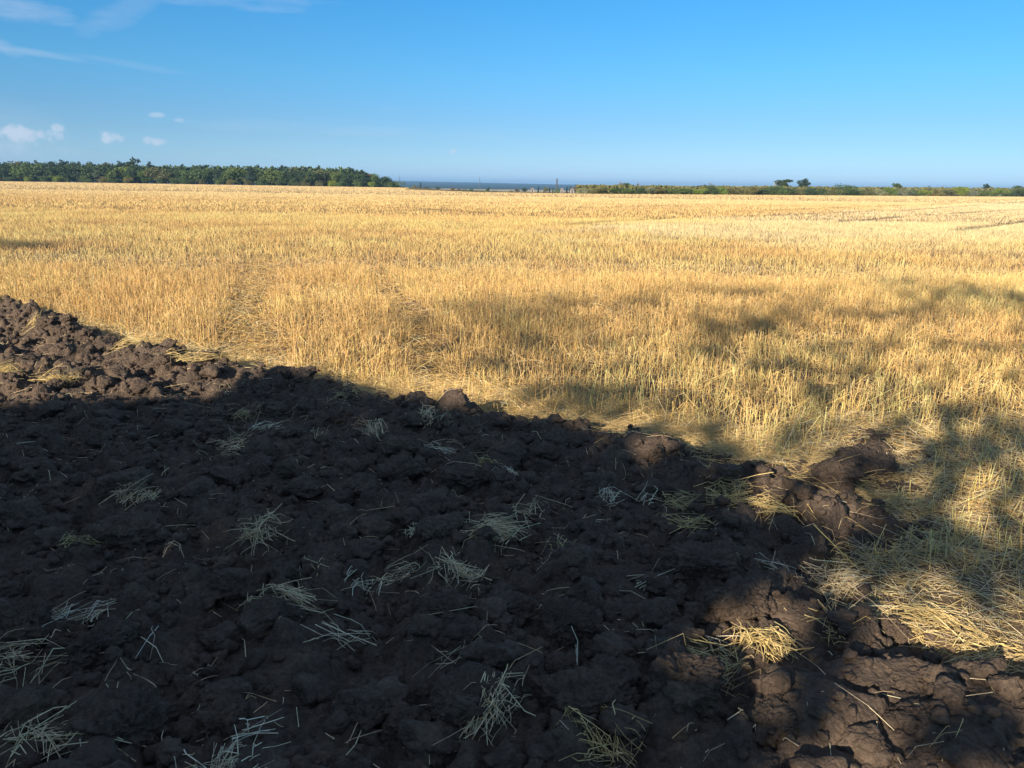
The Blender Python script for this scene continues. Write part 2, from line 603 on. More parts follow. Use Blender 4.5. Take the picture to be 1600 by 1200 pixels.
def stamp(cx, cy, r, hh, asp=1.0, rot=0.0, k=7, tilt=None, rough=0.12, sink=0.25, slab=False):
    ext = r * max(asp, 1 / asp) * 1.35
    i0, i1 = np.searchsorted(sx, (cx - ext, cx + ext))
    j0, j1 = np.searchsorted(sy, (cy - ext, cy + ext))
    if i1 - i0 < 2 or j1 - j0 < 2:
        return
    xx, yy = sx[i0:i1][None] - cx, sy[j0:j1][:, None] - cy
    ca, sa = math.cos(rot), math.sin(rot)
    u, v = (xx * ca + yy * sa) / (r * asp), (-xx * sa + yy * ca) / (r / asp)
    if r > 0.035:
        o = (cx * 37 % 50, cy * 53 % 50)
        wu = vnoise(u * 1.7 + o[0], v * 1.7 + o[1], 3) + .5 * vnoise(u * 4 + o[1], v * 4, 4)
        wv = vnoise(u * 1.7 + o[1], v * 1.7 - o[0], 5) + .5 * vnoise(u * 4 - o[0], v * 4, 6)
        u, v = u + 0.38 * wu, v + 0.38 * wv
    an = rng.random(k) * 0.7 + np.arange(k) * 2 * math.pi / k
    q = 0.72 + 0.35 * rng.random(k)
    st = 1.1 + 1.8 * rng.random(k)
    h = np.full(u.shape, 1.0)
    tx, ty = tilt if tilt else (rng.normal() * .3, rng.normal() * .3)
    h = np.minimum(h, 0.75 + tx * u + ty * v)
    for a_, q_, s_ in zip(an, q, st):
        h = np.minimum(h, s_ * (q_ - (u * math.cos(a_) + v * math.sin(a_))))
    dome = np.sqrt(np.clip(1 - (u * u + v * v), 0, 1)) - 0.15
    h = 0.6 * h + 0.4 * dome
    h = np.where(u * u + v * v < 1.9, h, -5)
    b0 = base[min(max(np.searchsorted(sy, cy), 0), len(sy) - 1), min(max(np.searchsorted(sx, cx), 0), len(sx) - 1)]
    z = b0 + hh * (h - sink)
    sub = Hh[j0:j1, i0:i1]
    win = z > sub
    if slab:
        smooth_m[j0:j1, i0:i1] = np.maximum(smooth_m[j0:j1, i0:i1], win * np.clip(h * 3, 0, 1))
    else:
        smooth_m[j0:j1, i0:i1] *= ~win
    np.maximum(sub, z, out=sub)


def soil_spots(n, lo, ymax=12.2):
    res = []
    while len(res) < n:
        p = rng.random((4000, 2)) * (13.0, ymax - 0.7) + (-9.0, 0.7)
        p = p[(np.abs(p[:, 0]) < 1.2 + 0.95 * p[:, 1])]
        p = p[soil_sd(p[:, 0], p[:, 1]) > lo]
        res += list(p)
    return res[:n]


for p in soil_spots(230, 0.12):
    r = 0.06 + 0.07 * rng.random() ** 2
    stamp(p[0], p[1], r, r * (0.75 + 0.5 * rng.random()), 1 + .35 * rng.random(), rng.random() * 6.28)
ed = np.array([p for p in soil_spots(1500, 0.02, 12.2)])
ed = ed[soil_sd(ed[:, 0], ed[:, 1]) < .38][:95]
for p in ed:
    r = 0.06 + 0.07 * rng.random() ** 1.5
    stamp(p[0], p[1], r, r * (0.9 + 0.7 * rng.random()), 1 + .4 * rng.random(), rng.random() * 6.28, sink=.1)
for p in soil_spots(2200, 0.03):
    r = 0.03 + 0.04 * rng.random() ** 2
    stamp(p[0], p[1], r, r * (0.9 + 0.8 * rng.random()), 1 + .3 * rng.random(), rng.random() * 6.28, sink=0.1)
base = 0.35 * base + 0.65 * Hh - 0.01
for p in soil_spots(7000, -0.03):
    r = 0.018 + 0.025 * rng.random() ** 2
    stamp(p[0], p[1], r, r * (0.7 + 0.8 * rng.random()), 1 + .25 * rng.random(), rng.random() * 6.28, k=6, sink=-0.05)
# big smeared slabs at the lower right, their tops leaning to the camera
for px, py, r, hh, asp, rot, tilt in [(1250, 968, 0.15, 0.14, 1.4, -0.15, (0, .3)), (1400, 1075, 0.22, 0.13, 1.3, -0.1, (-.05, .3)), (1540, 1090, 0.2, 0.14, 1.2, -0.3, (.05, .3)), (1480, 1150, 0.2, 0.12, 1.2, .3, (0, .25)),
                                      (1290, 1120, 0.22, 0.15, 1.2, 0.2, (.1, .15)), (1330, 985, 0.13, 0.15, 1.1, .5, (.1, .2)), (1000, 712, 0.2, 0.17, 1.4, 0, (0, .2)),
                                      (1230, 740, 0.28, 0.13, 1.5, -.1, (0, .1)), (1100, 700, 0.2, 0.15, 1.3, -.2, (0, .1)), (1400, 1190, 0.25, 0.1, 1.3, 0, (0, .1))]:
    g = ground(px, py, 0.05)
    base[:] = base
    stamp(g.x, g.y, r, hh, asp, rot, 8, tilt, sink=0.0, slab=True)
fx, fy = X.reshape(Hh.shape), Y.reshape(Hh.shape)
rf = 1 - 0.35 * smooth_m
Hh += rf * (0.024 * fbm(fx * 14, fy * 14, 3, 61) + 0.016 * fbm(fx * 42, fy * 42, 3, 62, 0.7))
ridge = np.abs(fbm(fx * 9, fy * 9, 3, 63))
Hh -= 0.035 * np.clip(1 - ridge * 16, 0, 1) * (0.35 + 0.65 * smooth_m) * (vnoise(fx * 5, fy * 5, 64) > -0.1)
Hh -= 0.25 * sstep(0.0, 0.22, -sdn.reshape(Hh.shape))
mesh_np('ploughed_soil', np.stack([X, Y, Hh.ravel()], 1), Q, SOIL, smooth=True, kind='structure')


def Hs(x, y):
    """height of the surface that shows: soil or field"""
    x, y = np.asarray(x, float), np.asarray(y, float)
    return np.maximum(np.where((x > sx[0]) & (x < sx[-1]) & (y > sy[0]) & (y < sy[-1]), bilin(sx, sy, Hh, x, y), -9), bilin(FX, FY, FZ, x, y))


# ------------------------------------------------------------------ clods and crumbs
def ico(sub):
    bm = bmesh.new()
    bmesh.ops.create_icosphere(bm, subdivisions=sub, radius=1)
    v = np.array([x.co[:] for x in bm.verts])
    f = np.array([[x.index for x in p.verts] for p in bm.faces])
    bm.free()
    return v, f


ICO = {s: ico(s) for s in (1, 2, 3, 4, 5, 6)}


def clod_shape(rg, sub, facets=11, rough=0.16, hard=6):
    v, f = ICO[sub]
    n = rg.normal(size=(facets, 3))
    n /= np.linalg.norm(n, axis=1, keepdims=True)
    n = np.concatenate([n, np.eye(3), -np.eye(3)])
    q = 0.75 + 0.3 * rg.random(facets + 6)
    dots = np.clip(v @ n.T, 0.02, None) / q[None]
    rad = 1 / ((dots ** hard).sum(1) ** (1.0 / hard) + 0.08)
    sd_ = int(rg.integers(1e6))
    rad = rad * (1 + 0.5 * noise3(v * 1.6 + 9, sd_) + rough * 1.3 * noise3(v * 4.2 + 5, sd_ + 1) + rough * 1.0 * noise3(v * 9 + 3, sd_ + 2))
    if sub >= 4:
        rad = rad * (1 + rough * .6 * noise3(v * 19 + 1, sd_ + 7))
    if sub >= 5:
        rad = rad * (1 + rough * .45 * noise3(v * 24, sd_ + 3) + rough * .25 * noise3(v * 55, sd_ + 4))
        rad = rad * (1 - 0.10 * np.clip(1 - np.abs(noise3(v * 3 + 20, sd_ + 5) + .3 * noise3(v * 9, sd_ + 6)) * 26, 0, 1))
    return v * rad[:, None], f


CLODS = [  # photo x, y, width (m), depth, height, label
    (1358, 722, .20, .14, .16, 'big smooth brown clod standing alone among straw at the edge of the stubble'),
    (1300, 742, .17, .12, .10, 'crumbly brown clod leaning against the big smooth clod'),
    (1400, 752, .10, .08, .08, 'small rounded clod under the big smooth clod, beside grey straw'),
    (1040, 690, .16, .11, .08, 'cracked reddish clod at the furrow edge below the shaded stubble'),
    (1020, 715, .10, .08, .07, 'reddish lump in front of the cracked clod at the furrow edge'),
    (330, 566, .17, .13, .13, 'tall sunlit clod with its right flank in shadow, next to a leaning straw bundle'),
    (445, 590, .30, .17, .13, 'long rounded dark clod whose crest meets the sunlit stubble'),
    (255, 575, .13, .11, .10, 'sunlit clod with a hollow dark side behind a flat straw wisp'),
    (100, 525, .2, .13, .10, 'sunlit ridge of crumbly soil ending in a dark drop beside the stubble'),
    (212, 625, .13, .11, .09, 'sunlit lump at the brink of the deep shade'),
    (885, 968, .13, .11, .10, 'broad round clod in deep shade above a pair of smaller lumps'),
    (925, 1090, .19, .13, .10, 'largest dark clod right above the bent straw tuft at the bottom edge'),
    (740, 1100, .20, .15, .11, 'dark clod that carries the thick hanging straw bundle'),
    (880, 1030, .09, .08, .07, 'squat dark clod with one bent pale stalk in front'),
    (640, 1108, .12, .10, .08, 'angular dark clod under two crossed straws'),
    (560, 965, .09, .08, .07, 'dark clod inside the arch of long pale straws'),
    (700, 960, .11, .09, .07, 'dark lump below the hanging straw fan'),
    (205, 830, .22, .15, .12, 'long dark clod between two straw clumps in deep shade'),
    (160, 1000, .17, .14, .10, 'flat dark clod beside a single bent stalk'),
    (30, 965, .17, .14, .13, 'dark clod at the picture edge with straw sprayed at its foot'),
    (345, 1105, .10, .09, .08, 'smooth round dark clod with a broken straw before it'),
    (180, 1125, .20, .15, .11, 'wide dark clod carrying a forked straw near the corner'),
    (1090, 880, .22, .15, .11, 'low broad dark clod behind the sunlit straw patch'),
    (1155, 945, .16, .12, .09, 'dark clod just above the sunlit brown slab'),
    (1060, 1085, .14, .11, .09, 'dark clod under the green tinged straw'),
    (1200, 1120, .12, .10, .08, 'dark lump between the sunlit straw and the cracked slab'),
    (1405, 960, .09, .08, .07, 'small dark clod under crossed grey straws'),
    (730, 740, .17, .12, .09, 'dark hump left of the brown rooted tuft'),
    (520, 800, .15, .11, .08, 'dark hump beside the upright pale straw clump'),
    (690, 662, .09, .07, .05, 'brownish clod at the edge below the trampled wheel track'),
]
rg = np.random.default_rng(19)
for px, py, w, d, h, lab in CLODS:
    g = ground(px, py, 0.08)
    big = lab.startswith('big smooth')
    if not big and px not in (1300, 1400):
        w, d, h = w * .8, d * .8, h * .8
    v, f = clod_shape(rg, 6 if w > .07 else 5, 9, 0.14 if big else 0.22, 10)
    v = v * (w, d, h)
    an = rg.normal() * 0.25
    ca, sa = math.cos(an), math.sin(an)
    v = v @ np.array([[ca, sa, 0], [-sa, ca, 0], [0, 0, 1]])
    o = mesh_np('soil_clod', v, f, SOIL, smooth=True)
    hz = float(Hs(np.array([g.x]), np.array([g.y]))[0])
    o.location = (g.x, g.y, min(hz, 0.10) + 0.2 * h)
    tag(o, lab, 'soil clod', 'large clods turned up by the plough')

rg = np.random.default_rng(23)
tmpl = [clod_shape(rg, 2, 8, 0.1) for _ in range(12)]
vs, fs, off = [], [], 0
pts = np.array(soil_spots(9000, -0.10, 8.0))
hz = Hs(pts[:, 0], pts[:, 1])
for (x, y), z in zip(pts, hz):
    r = (0.0045 + 0.017 * rg.random() ** 3) * (0.7 + 0.16 * y)
    v, f = tmpl[rg.integers(12)]
    an = rg.random() * 6.28
    ca, sa = math.cos(an), math.sin(an)
    vs.append((v * (r, r * (.7 + .3 * rg.random()), r * .8)) @ np.array([[ca, sa, 0], [-sa, ca, 0], [0, 0, 1]]) + (x, y, z + r * .25))
    fs.append(f + off)
    off += len(v)
for cnt, r0, r1, sub, lo, ymax, sq in ((70, .07, .125, 5, .3, 5.5, .62), (150, .05, .10, 4, .25, 9.0, .68), (560, .034, .08, 4, .14, 9.5, .74), (2300, .016, .036, 3, .0, 6.5, .8), (1500, .02, .045, 2, .0, 12.0, .8)):
    tm = [clod_shape(rg, sub, 6, 0.24 if sub < 5 else .17, 16) for _ in range(16)]
    pts = np.array(soil_spots(cnt, lo, ymax))
    hz = Hs(pts[:, 0], pts[:, 1])
    for (x, y), z in zip(pts, hz):
        r = r0 + (r1 - r0) * rg.random() ** 1.8
        v, f = tm[rg.integers(16)]
        Rm = np.linalg.qr(rg.normal(size=(3, 3)))[0]
        vs.append((v @ Rm) * (r, r * (.7 + .3 * rg.random()), r * sq) + (x, y, z + r * (.05 + .35 * rg.random())))
        fs.append(f + off)
        off += len(v)
o = mesh_np('soil_crumbs', np.concatenate(vs), np.concatenate(fs), SOIL, smooth=True)
tag(o, 'loose crumbs of dark soil scattered over the ploughed ground', 'soil crumbs', kind='stuff')


# ------------------------------------------------------------------ straw
def bent_stalks(rg, x, y, ang, L, pitch, r, cols, kink=0.5, lift=0.004, flatz=1.0, penetrate=0.35, z0=None):
    """stalks of 1-3 straight pieces laid over the surface; returns verts, quads, colours"""
    n = len(x)
    P = np.stack([x, y, (Hs(x, y) if z0 is None else z0) + lift], 1)
    ang, pitch = ang.copy(), pitch.copy()
    V, F, C, off = [], [], [], 0
    segs = 4
    cut = np.sort(rg.random((n, segs - 1)), 1)
    fr = np.diff(np.concatenate([np.zeros((n, 1)), cut, np.ones((n, 1))], 1), axis=1)
    for s in range(segs):
        l = L * fr[:, s]
        d = np.stack([np.cos(ang) * np.cos(pitch), np.sin(ang) * np.cos(pitch), np.sin(pitch)], 1)
        E = P + d * l[:, None]
        need = Hs(E[:, 0], E[:, 1]) + lift
        E[:, 2] = np.maximum(E[:, 2], need)
        mid = (P + E) / 2
        defi = np.maximum(Hs(mid[:, 0], mid[:, 1]) + lift - mid[:, 2], 0) * (1 - penetrate)
        E[:, 2] += defi * 1.5
        v, q = prisms(P, E, r * (1 - 0.1 * s), r * (1 - 0.1 * (s + 1)), 3, 1.0, rg)
        V.append(v)
        F.append(q + off)
        off += len(v)
        C.append(np.repeat(cols, 6, 0))
        P = E
        k = rg.random(n) < kink
        ang = ang + k * rg.normal(size=n) * 0.6 + rg.normal(size=n) * .12
        pitch = pitch - k * np.abs(rg.normal(size=n)) * 0.9 - 0.08
    return np.concatenate(V), np.concatenate(F), np.concatenate(C)


def straw_cols(rg, n, a, b, jit=0.16):
    t = rg.random((n, 1))
    return (a * (1 - t) + b * t) * (1 + jit * rg.normal(size=(n, 1)))


DRY = np.array([0.72, 0.53, 0.29])
BLEACH = np.array([0.83, 0.69, 0.46])
GREEN = np.array([0.46, 0.43, 0.19])
YEL = np.array([0.68, 0.50, 0.20])
# photo x, y, stalks, spread (m), length lo, hi, heading (deg, 90 = away), heading spread, pitch, tint, label
TUFTS = [
    (745, 1120, 120, .13, .12, .30, -88, 28, -.3, 'd', 'thick bundle of bent stubble hanging down a dark clod at the bottom edge'),
    (950, 1165, 60, .10, .10, .26, -70, 45, .2, 'y', 'yellowish bent straw tuft at the bottom edge below the largest dark clod'),
    (715, 900, 75, .10, .12, .30, -75, 38, .1, 'd', 'pale straw fan hanging below an arch in the middle of the dark soil'),
    (640, 880, 24, .10, .10, .24, 10, 40, .15, 'd', 'thin straw arch that joins the pale fan to a slanting wisp'),
    (585, 905, 24, .08, .10, .22, -105, 30, .1, 'b', 'short pale wisp drooping at the lower end of a slanting straw'),
    (450, 945, 46, .12, .18, .36, -12, 22, .1, 'd', 'long pale straws lying in a flat sheaf on dark soil'),
    (530, 985, 14, .10, .18, .32, -40, 14, .05, 'b', 'few long stiff straws pointing down from the flat sheaf'),
    (408, 835, 65, .08, .10, .26, -60, 70, .5, 'd', 'upright pale straw clump with one tall stalk in deep shade'),
    (200, 775, 26, .11, .12, .26, 20, 70, .6, 'd', 'looping thin straws above a small drooping brush of straw'),
    (232, 785, 32, .05, .08, .16, -80, 22, .1, 'd', 'small drooping straw brush beside the looping straws'),
    (130, 850, 40, .10, .12, .26, -78, 24, .05, 'g', 'brownish straw draped down the side of a long dark clod'),
    (365, 688, 70, .14, .10, .26, -20, 50, .15, 'd', 'pale green edged straw heap, brightest in the shade near the sunlit clods'),
    (390, 640, 40, .13, .12, .26, -70, 60, .3, 'g', 'loose greenish straws above the pale straw heap'),
    (415, 668, 24, .10, .10, .20, 40, 50, .4, 'b', 'crossed white straws at the end of the pale straw heap'),
    (590, 668, 44, .09, .14, .28, 122, 14, .45, 'd', 'parallel straws leaning one way like a comb in the dark soil'),
    (672, 660, 46, .11, .08, .2, 80, 60, .4, 'd', 'tangled straw tuft just below the trodden edge of the field'),
    (680, 700, 22, .16, .14, .28, -30, 20, .05, 'b', 'long crossed straws spread beneath the tangled tuft'),
    (765, 728, 40, .05, .10, .20, -90, 40, .2, 'g', 'brown rooted tuft standing in a cleft of dark soil'),
    (805, 745, 26, .10, .10, .22, -30, 25, .1, 'b', 'stiff white straws running down from the brown rooted tuft'),
    (825, 785, 36, .14, .10, .24, -20, 90, .3, 'd', 'scattered loop of pale straws right of the dark hump'),
    (785, 835, 90, .11, .12, .28, 5, 35, .25, 'd', 'bowed straw bundle arching sideways over a brown hollow'),
    (715, 825, 16, .08, .16, .34, 150, 14, .2, 'b', 'single long broken straw reaching out of the bowed bundle'),
    (640, 828, 22, .04, .05, .12, -70, 40, .3, 'b', 'tiny white straw brush alone on dark soil'),
    (875, 862, 14, .06, .06, .18, -30, 60, .3, 'g', 'small sparse greenish sprig on dark soil'),
    (1035, 910, 16, .08, .08, .2, 30, 60, .4, 'b', 'sparse fan of a few stiff straws on dark soil'),
    (955, 785, 26, .09, .10, .24, -120, 30, .2, 'b', 'thin pale straws trailing down, beside an upright white stalk'),
    (1000, 775, 14, .05, .08, .2, 80, 40, .7, 'b', 'upright white stalks between two trailing straw wisps'),
    (1060, 775, 44, .10, .10, .22, -25, 40, .2, 'g', 'greenish straw clump beside the big yellow heap'),
    (1140, 775, 110, .13, .10, .28, 10, 80, .2, 'y', 'large yellow straw heap on dark soil below the sunlit stubble'),
    (1205, 805, 80, .10, .10, .24, -20, 60, .15, 'y', 'glowing yellow straw spilling off the end of the large heap'),
    (1085, 815, 30, .10, .12, .28, -20, 30, .1, 'y', 'stiff yellow straws in front of the large yellow heap'),
    (1310, 890, 95, .12, .10, .24, -60, 70, .2, 'd', 'grey tangled straw clump on dark soil above the brown slab'),
    (1230, 870, 18, .08, .10, .22, -30, 25, .1, 'b', 'few white straws pointing at the grey tangled clump'),
    (1110, 1025, 95, .13, .10, .24, -30, 50, .2, 'g', 'dim green tinged straw spread beside the sunlit straw patch'),
    (1205, 1010, 130, .11, .08, .22, -75, 50, .2, 'y', 'bright sunlit straw patch hanging off the brown slab'),
    (1295, 985, 20, .09, .10, .2, 10, 40, .1, 'y', 'sunlit crossed straws in a crack of the brown slab'),
    (1470, 955, 70, .15, .08, .24, -30, 75, .15, 'y', 'sunlit straw sheaf bending over the soil edge by the straw mat'),
    (1545, 995, 56, .13, .08, .22, -60, 75, .2, 'y', 'yellow straw fringe hanging beside the sunlit sheaf'),
    (1390, 960, 40, .12, .14, .32, -45, 20, .1, 'd', 'long grey straws crossing down toward the cracked slab'),
    (1460, 840, 75, .16, .08, .22, 10, 90, .2, 'g', 'grey green straw mound at the end of a dark soil tongue'),
    (1400, 765, 110, .16, .12, .28, -10, 40, .15, 'g', 'greenish straw heap pressed under the big smooth clod'),
    (92, 600, 80, .12, .12, .30, -60, 30, .3, 'y', 'sunlit golden straw tuft at the brink of the shade'),
    (222, 555, 40, .13, .14, .30, -20, 30, .1, 'y', 'flat sunlit straw wisp over the crumbly clods'),
    (300, 575, 50, .13, .12, .28, -20, 40, .1, 'y', 'pale sunlit straw lying between two sunlit clods'),
    (352, 575, 30, .06, .16, .30, -70, 12, .1, 'y', 'sunlit straw bundle leaning on the tall sunlit clod'),
    (10, 597, 30, .1, .12, .28, 20, 25, .1, 'y', 'sunlit straws at the picture edge beside the golden tuft'),
    (60, 520, 24, .14, .10, .24, 0, 60, .2, 'y', 'thin sunlit straws on the crumbly soil ridge'),
    (15, 1030, 40, .12, .14, .32, -60, 50, .4, 'd', 'long straws sprayed from the picture edge beneath a dark clod'),
    (100, 955, 44, .13, .08, .2, -80, 35, .2, 'b', 'row of short white straws below a dark clod'),
    (40, 1150, 40, .13, .12, .28, -20, 70, .3, 'd', 'loose pale straws in the bottom corner'),
    (140, 1165, 24, .1, .14, .28, -110, 40, .3, 'd', 'forked straws hanging over the wide clod near the corner'),
    (370, 1190, 70, .13, .08, .22, 10, 60, .2, 'b', 'matted pale straw cut off by the bottom edge'),
    (235, 1005, 3, .01, .20, .26, -70, 10, .2, 'b', 'single bent stalk leaning on dark soil'),
    (680, 1030, 5, .04, .2, .28, 205, 12, .1, 'b', 'two crossed straws over the angular dark clod'),
    (310, 1045, 12, .05, .04, .1, -20, 50, .1, 'b', 'small scatter of chaff beside the single bent stalk'),
    (545, 625, 36, .09, .1, .24, -60, 70, .4, 'g', 'brownish straw clump with one straw leaning out, near the shaded crest'),
    (700, 628, 20, .05, .05, .14, 60, 60, .4, 'b', 'little white straw brush at the foot of the trodden edge'),
    (505, 688, 14, .04, .05, .14, 80, 40, .6, 'g', 'tiny upright sprig above a flat straw'),
    (1455, 1165, 3, .02, .1, .2, 45, 20, .2, 'y', 'lone straw lying on the cracked brown soil'),
    (1110, 730, 8, .04, .16, .26, -15, 8, .1, 'y', 'lone reddish straw pointing across the brown soil'),
    (895, 655, 22, .04, .05, .12, 60, 60, .4, 'y', 'small sunlit sprig at the dark furrow edge'),
    (900, 1030, 4, .01, .12, .2, 85, 10, .9, 'b', 'one hooked pale stalk standing by a squat clod'),
    (1120, 985, 6, .05, .16, .24, -100, 25, .5, 'b', 'upright pale stalk with a crossing top beside the sunlit patch'),
]
PAL = {'d': (DRY, BLEACH), 'b': (BLEACH, np.array([0.80, 0.73, 0.56])), 'g': (GREEN, DRY), 'y': (YEL, np.array([0.72, 0.56, 0.26]))}
rg = np.random.default_rng(31)
for px, py, n, spread, lo, hi, head, hs, pit, tint, lab in TUFTS:
    g = ground(px, py, 0.07)
    n = int(n * 1.3)
    lit = tint == 'y' and py < 640
    if lit:
        n, pit = int(n * 1.7), pit + .12
    else:
        spread, lo, hi = spread * .8, lo * .8, hi * .9
    nb = max(1, n // 9)
    own = (rg.random(n) ** 1.4 * nb).astype(int)
    bx, by, bh = rg.normal(size=nb) * spread * .52, rg.normal(size=nb) * spread * .4, R(head) + rg.normal(size=nb) * R(hs) * .85
    jit = min(spread, .05)
    x, y = g.x + bx[own] + rg.normal(size=n) * jit * .45, g.y + by[own] + rg.normal(size=n) * jit * .35
    stray = rg.random(n) < .12
    ang = bh[own] + rg.normal(size=n) * np.where(stray, 1.1, R(9 + hs * .15))
    L = lo * .6 + (hi - lo * .6) * rg.random(n) ** 1.5
    pitch = pit * .7 + rg.normal(size=n) * 0.22 + .3 * (rg.random(n) < .1)
    if pit < .45:
        pitch = pitch - .12
        x, y = x - np.cos(ang) * L * .5, y - np.sin(ang) * L * .5
    else:
        x, y = x - np.cos(ang) * L * .2, y - np.sin(ang) * L * .2
    r = 0.0008 + 0.0014 * rg.random(n) ** 1.5
    a, b_ = PAL[tint]
    cols = np.clip(straw_cols(rg, n, a, b_), 0.05, 0.85)
    v, f, c = bent_stalks(rg, x, y, ang, L, pitch, r, cols, kink=0.35, lift=(0.05 if lit else 0.018) + 0.045 * rg.random(n) ** 2 * min(1, n / 60), penetrate=.45)
    z = float(Hs(np.array([g.x]), np.array([g.y]))[0])
    org = np.array([g.x, g.y, z])
    o = mesh_np('straw_tuft', v - org, f, STRAW, col=c)
    o.location = org
    tag(o, lab, 'straw tuft', 'straw tufts thrown up on the ploughed soil')

# loose single straws and chaff over the soil
rg = np.random.default_rng(37)
p = np.array(soil_spots(3600, -0.05, 9.0))
n = len(p)
v, f, c = bent_stalks(rg, p[:, 0], p[:, 1], rg.random(n) * 6.28, 0.012 + 0.2 * rg.random(n) ** 3.2, rg.normal(size=n) * .15, 0.0008 + 0.0011 * rg.random(n), np.clip(straw_cols(rg, n, DRY, BLEACH), .05, .85), kink=.3, lift=.012)
o = mesh_np('loose_straw', v, f, STRAW, col=c)
tag(o, 'single straws and chaff strewn over the dark soil', 'loose straw', kind='stuff')

# ------------------------------------------------------------------ stubble
def frustum_pts(rg, n, d0, d1, margin=1.3):
    d = np.sqrt(d0 * d0 + (d1 * d1 - d0 * d0) * rg.random(n))
    x = (rg.random(n) - 0.5) * 2 * (0.68 * d * margin + 2.0)
    return x, d


ROWDIR = R(38)


def to_rows(x, y, pitch, rg, jit):
    ca, sa = math.cos(ROWDIR), math.sin(ROWDIR)
    a, b_ = x * ca + y * sa, -x * sa + y * ca
    b_ = np.round(b_ / pitch) * pitch + rg.normal(size=len(x)) * jit
    return a * ca - b_ * sa, a * sa + b_ * ca


def stubble_keep(x, y, rg):
    sdv = soil_sd(x, y)
    k = (sdv < -0.02 - 0.09 * rg.random(len(x)) + 0.12 * fbm(x * 2, y * 2, 2, 83))
    tm = track_mask(x, y)
    k &= rg.random(len(x)) > tm * 0.9
    # the strip by the soil's right end is mostly lying straw
    strip = in_poly(x, y, STRIP)
    k &= ~(strip & (rg.random(len(x)) < 0.38))
    k &= rg.random(len(x)) < 0.75 + 0.25 * sstep(0.05, 0.45, -sdv)
    gc = ground(1362, 735)
    k &= ((x - gc.x) / .24) ** 2 + ((y - gc.y + .10) / .28) ** 2 > 1
    k &= rg.random(len(x)) < 0.75 + 0.5 * fbm(x * 1.2, y * 1.2, 3, 81)
    return k


STRIP = gpts([(1390, 700), (1450, 660), (1560, 650), (1700, 640), (2600, 700), (2900, 1250), (1900, 1140), (1580, 1060), (1480, 1000), (1400, 850), (1330, 780)])
rg = np.random.default_rng(41)
V, F, C, off = [], [], [], 0


def add(v, f, c):
    global off
    V.append(v)
    F.append(f + off)
    C.append(c)
    off += len(v)


def stalks(n, d0, d1, rad, hlo, hhi, rows, jit, quad=False, lean=0.10, cv=.22):
    x, y = frustum_pts(rg, n, d0, d1)
    x, y = to_rows(x, y, rows, rg, jit)
    k = stubble_keep(x, y, rg)
    x, y = x[k], y[k]
    te = y - np.interp(x, EDGE_X, EDGE_Y)
    k = te < -1
    x, y = x[k], y[k]
    m = len(x)
    h = (hlo + (hhi - hlo) * rg.random(m)) * (1 + 0.45 * fbm(x / 1.6, y / 1.6, 3, 82))
    h *= 1 - 0.6 * track_mask(x, y)
    h *= 1 - 0.75 * line_mask(x, y)
    h *= 0.8 + 0.2 * sstep(0, 0.4, -soil_sd(x, y))
    z = Hs(x, y) - 0.01
    lean = np.where(rg.random(m) < .3, .75, lean)
    lx, ly = rg.normal(size=m) * lean, rg.normal(size=m) * lean + 0.02
    p0 = np.stack([x, y, z], 1)
    p1 = p0 + np.stack([lx * h, ly * h, h], 1)
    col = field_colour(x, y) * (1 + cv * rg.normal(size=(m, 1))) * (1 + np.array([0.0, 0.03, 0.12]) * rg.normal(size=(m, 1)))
    col = np.clip(col, 0.04, 0.85)
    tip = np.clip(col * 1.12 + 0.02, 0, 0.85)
    r = rad * (0.7 + 0.6 * rg.random(m))
    if quad:
        an = rg.random(m) * 3.14
        u = np.stack([np.cos(an) * r, np.sin(an) * r, 0 * r], 1)
        v = np.stack([p0 - u, p0 + u, p1 + u, p1 - u], 1).reshape(-1, 3)
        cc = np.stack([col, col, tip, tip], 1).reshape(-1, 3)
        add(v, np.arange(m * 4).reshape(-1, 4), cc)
    else:
        v, q = prisms(p0, p1, r, r * 0.85, 3, 1.0, rg)
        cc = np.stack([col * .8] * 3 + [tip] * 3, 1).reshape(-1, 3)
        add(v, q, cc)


stalks(150000, 3.0, 14.0, 0.0018, .09, .215, 0.13, 0.035, lean=.15)
stalks(330000, 14.0, 40.0, 0.0023, .08, .165, 0.14, 0.05, lean=.18, cv=.2)
stalks(480000, 40.0, 110.0, 0.0055, .08, .14, 0.3, 0.12, quad=True, cv=.07, lean=.3)
stalks(520000, 110.0, 345.0, 0.02, .08, .13, 0.9, 0.5, quad=True, cv=.06)
o = mesh_np('stubble', np.concatenate(V), np.concatenate(F), STRAW, col=np.concatenate(C))
tag(o, 'golden cut wheat stubble standing over the whole field', 'stubble', kind='stuff')

# dry leaves and half fallen stalks among the stubble, and the straw mat on the ground
V, F, C, off = [], [], [], 0


def lying(n, xy, Llo, Lhi, pitch, a, b_, rad=(0.0011, 0.0011), ang=None, kink=.35, lift=.005):
    x, y = xy
    n = len(x)
    ang = rg.random(n) * 6.28 if ang is None else ang
    v, f, c = bent_stalks(rg, x, y, ang, Llo + (Lhi - Llo) * rg.random(n), np.abs(rg.normal(size=n)) * pitch, rad[0] + rad[1] * rg.random(n), np.clip(straw_cols(rg, n, a, b_, .2), .04, .85), kink=kink, lift=lift)
    add(v, f, c)


x, y = frustum_pts(rg, 60000, 3.0, 13.0)
k = soil_sd(x, y) < 0.02
k &= (rg.random(len(x)) < 0.45) | (soil_sd(x, y) > -.5)
lying(0, (x[k], y[k]), .05, .22, .25, BROWN, GOLD)
# leaning dry leaf blades
x, y = frustum_pts(rg, 26000, 3.0, 16.0)
k = soil_sd(x, y) < -0.08
lying(0, (x[k], y[k]), .10, .26, .75, BROWN, PALEC, rad=(0.0009, 0.0012), kink=.8, lift=.05)
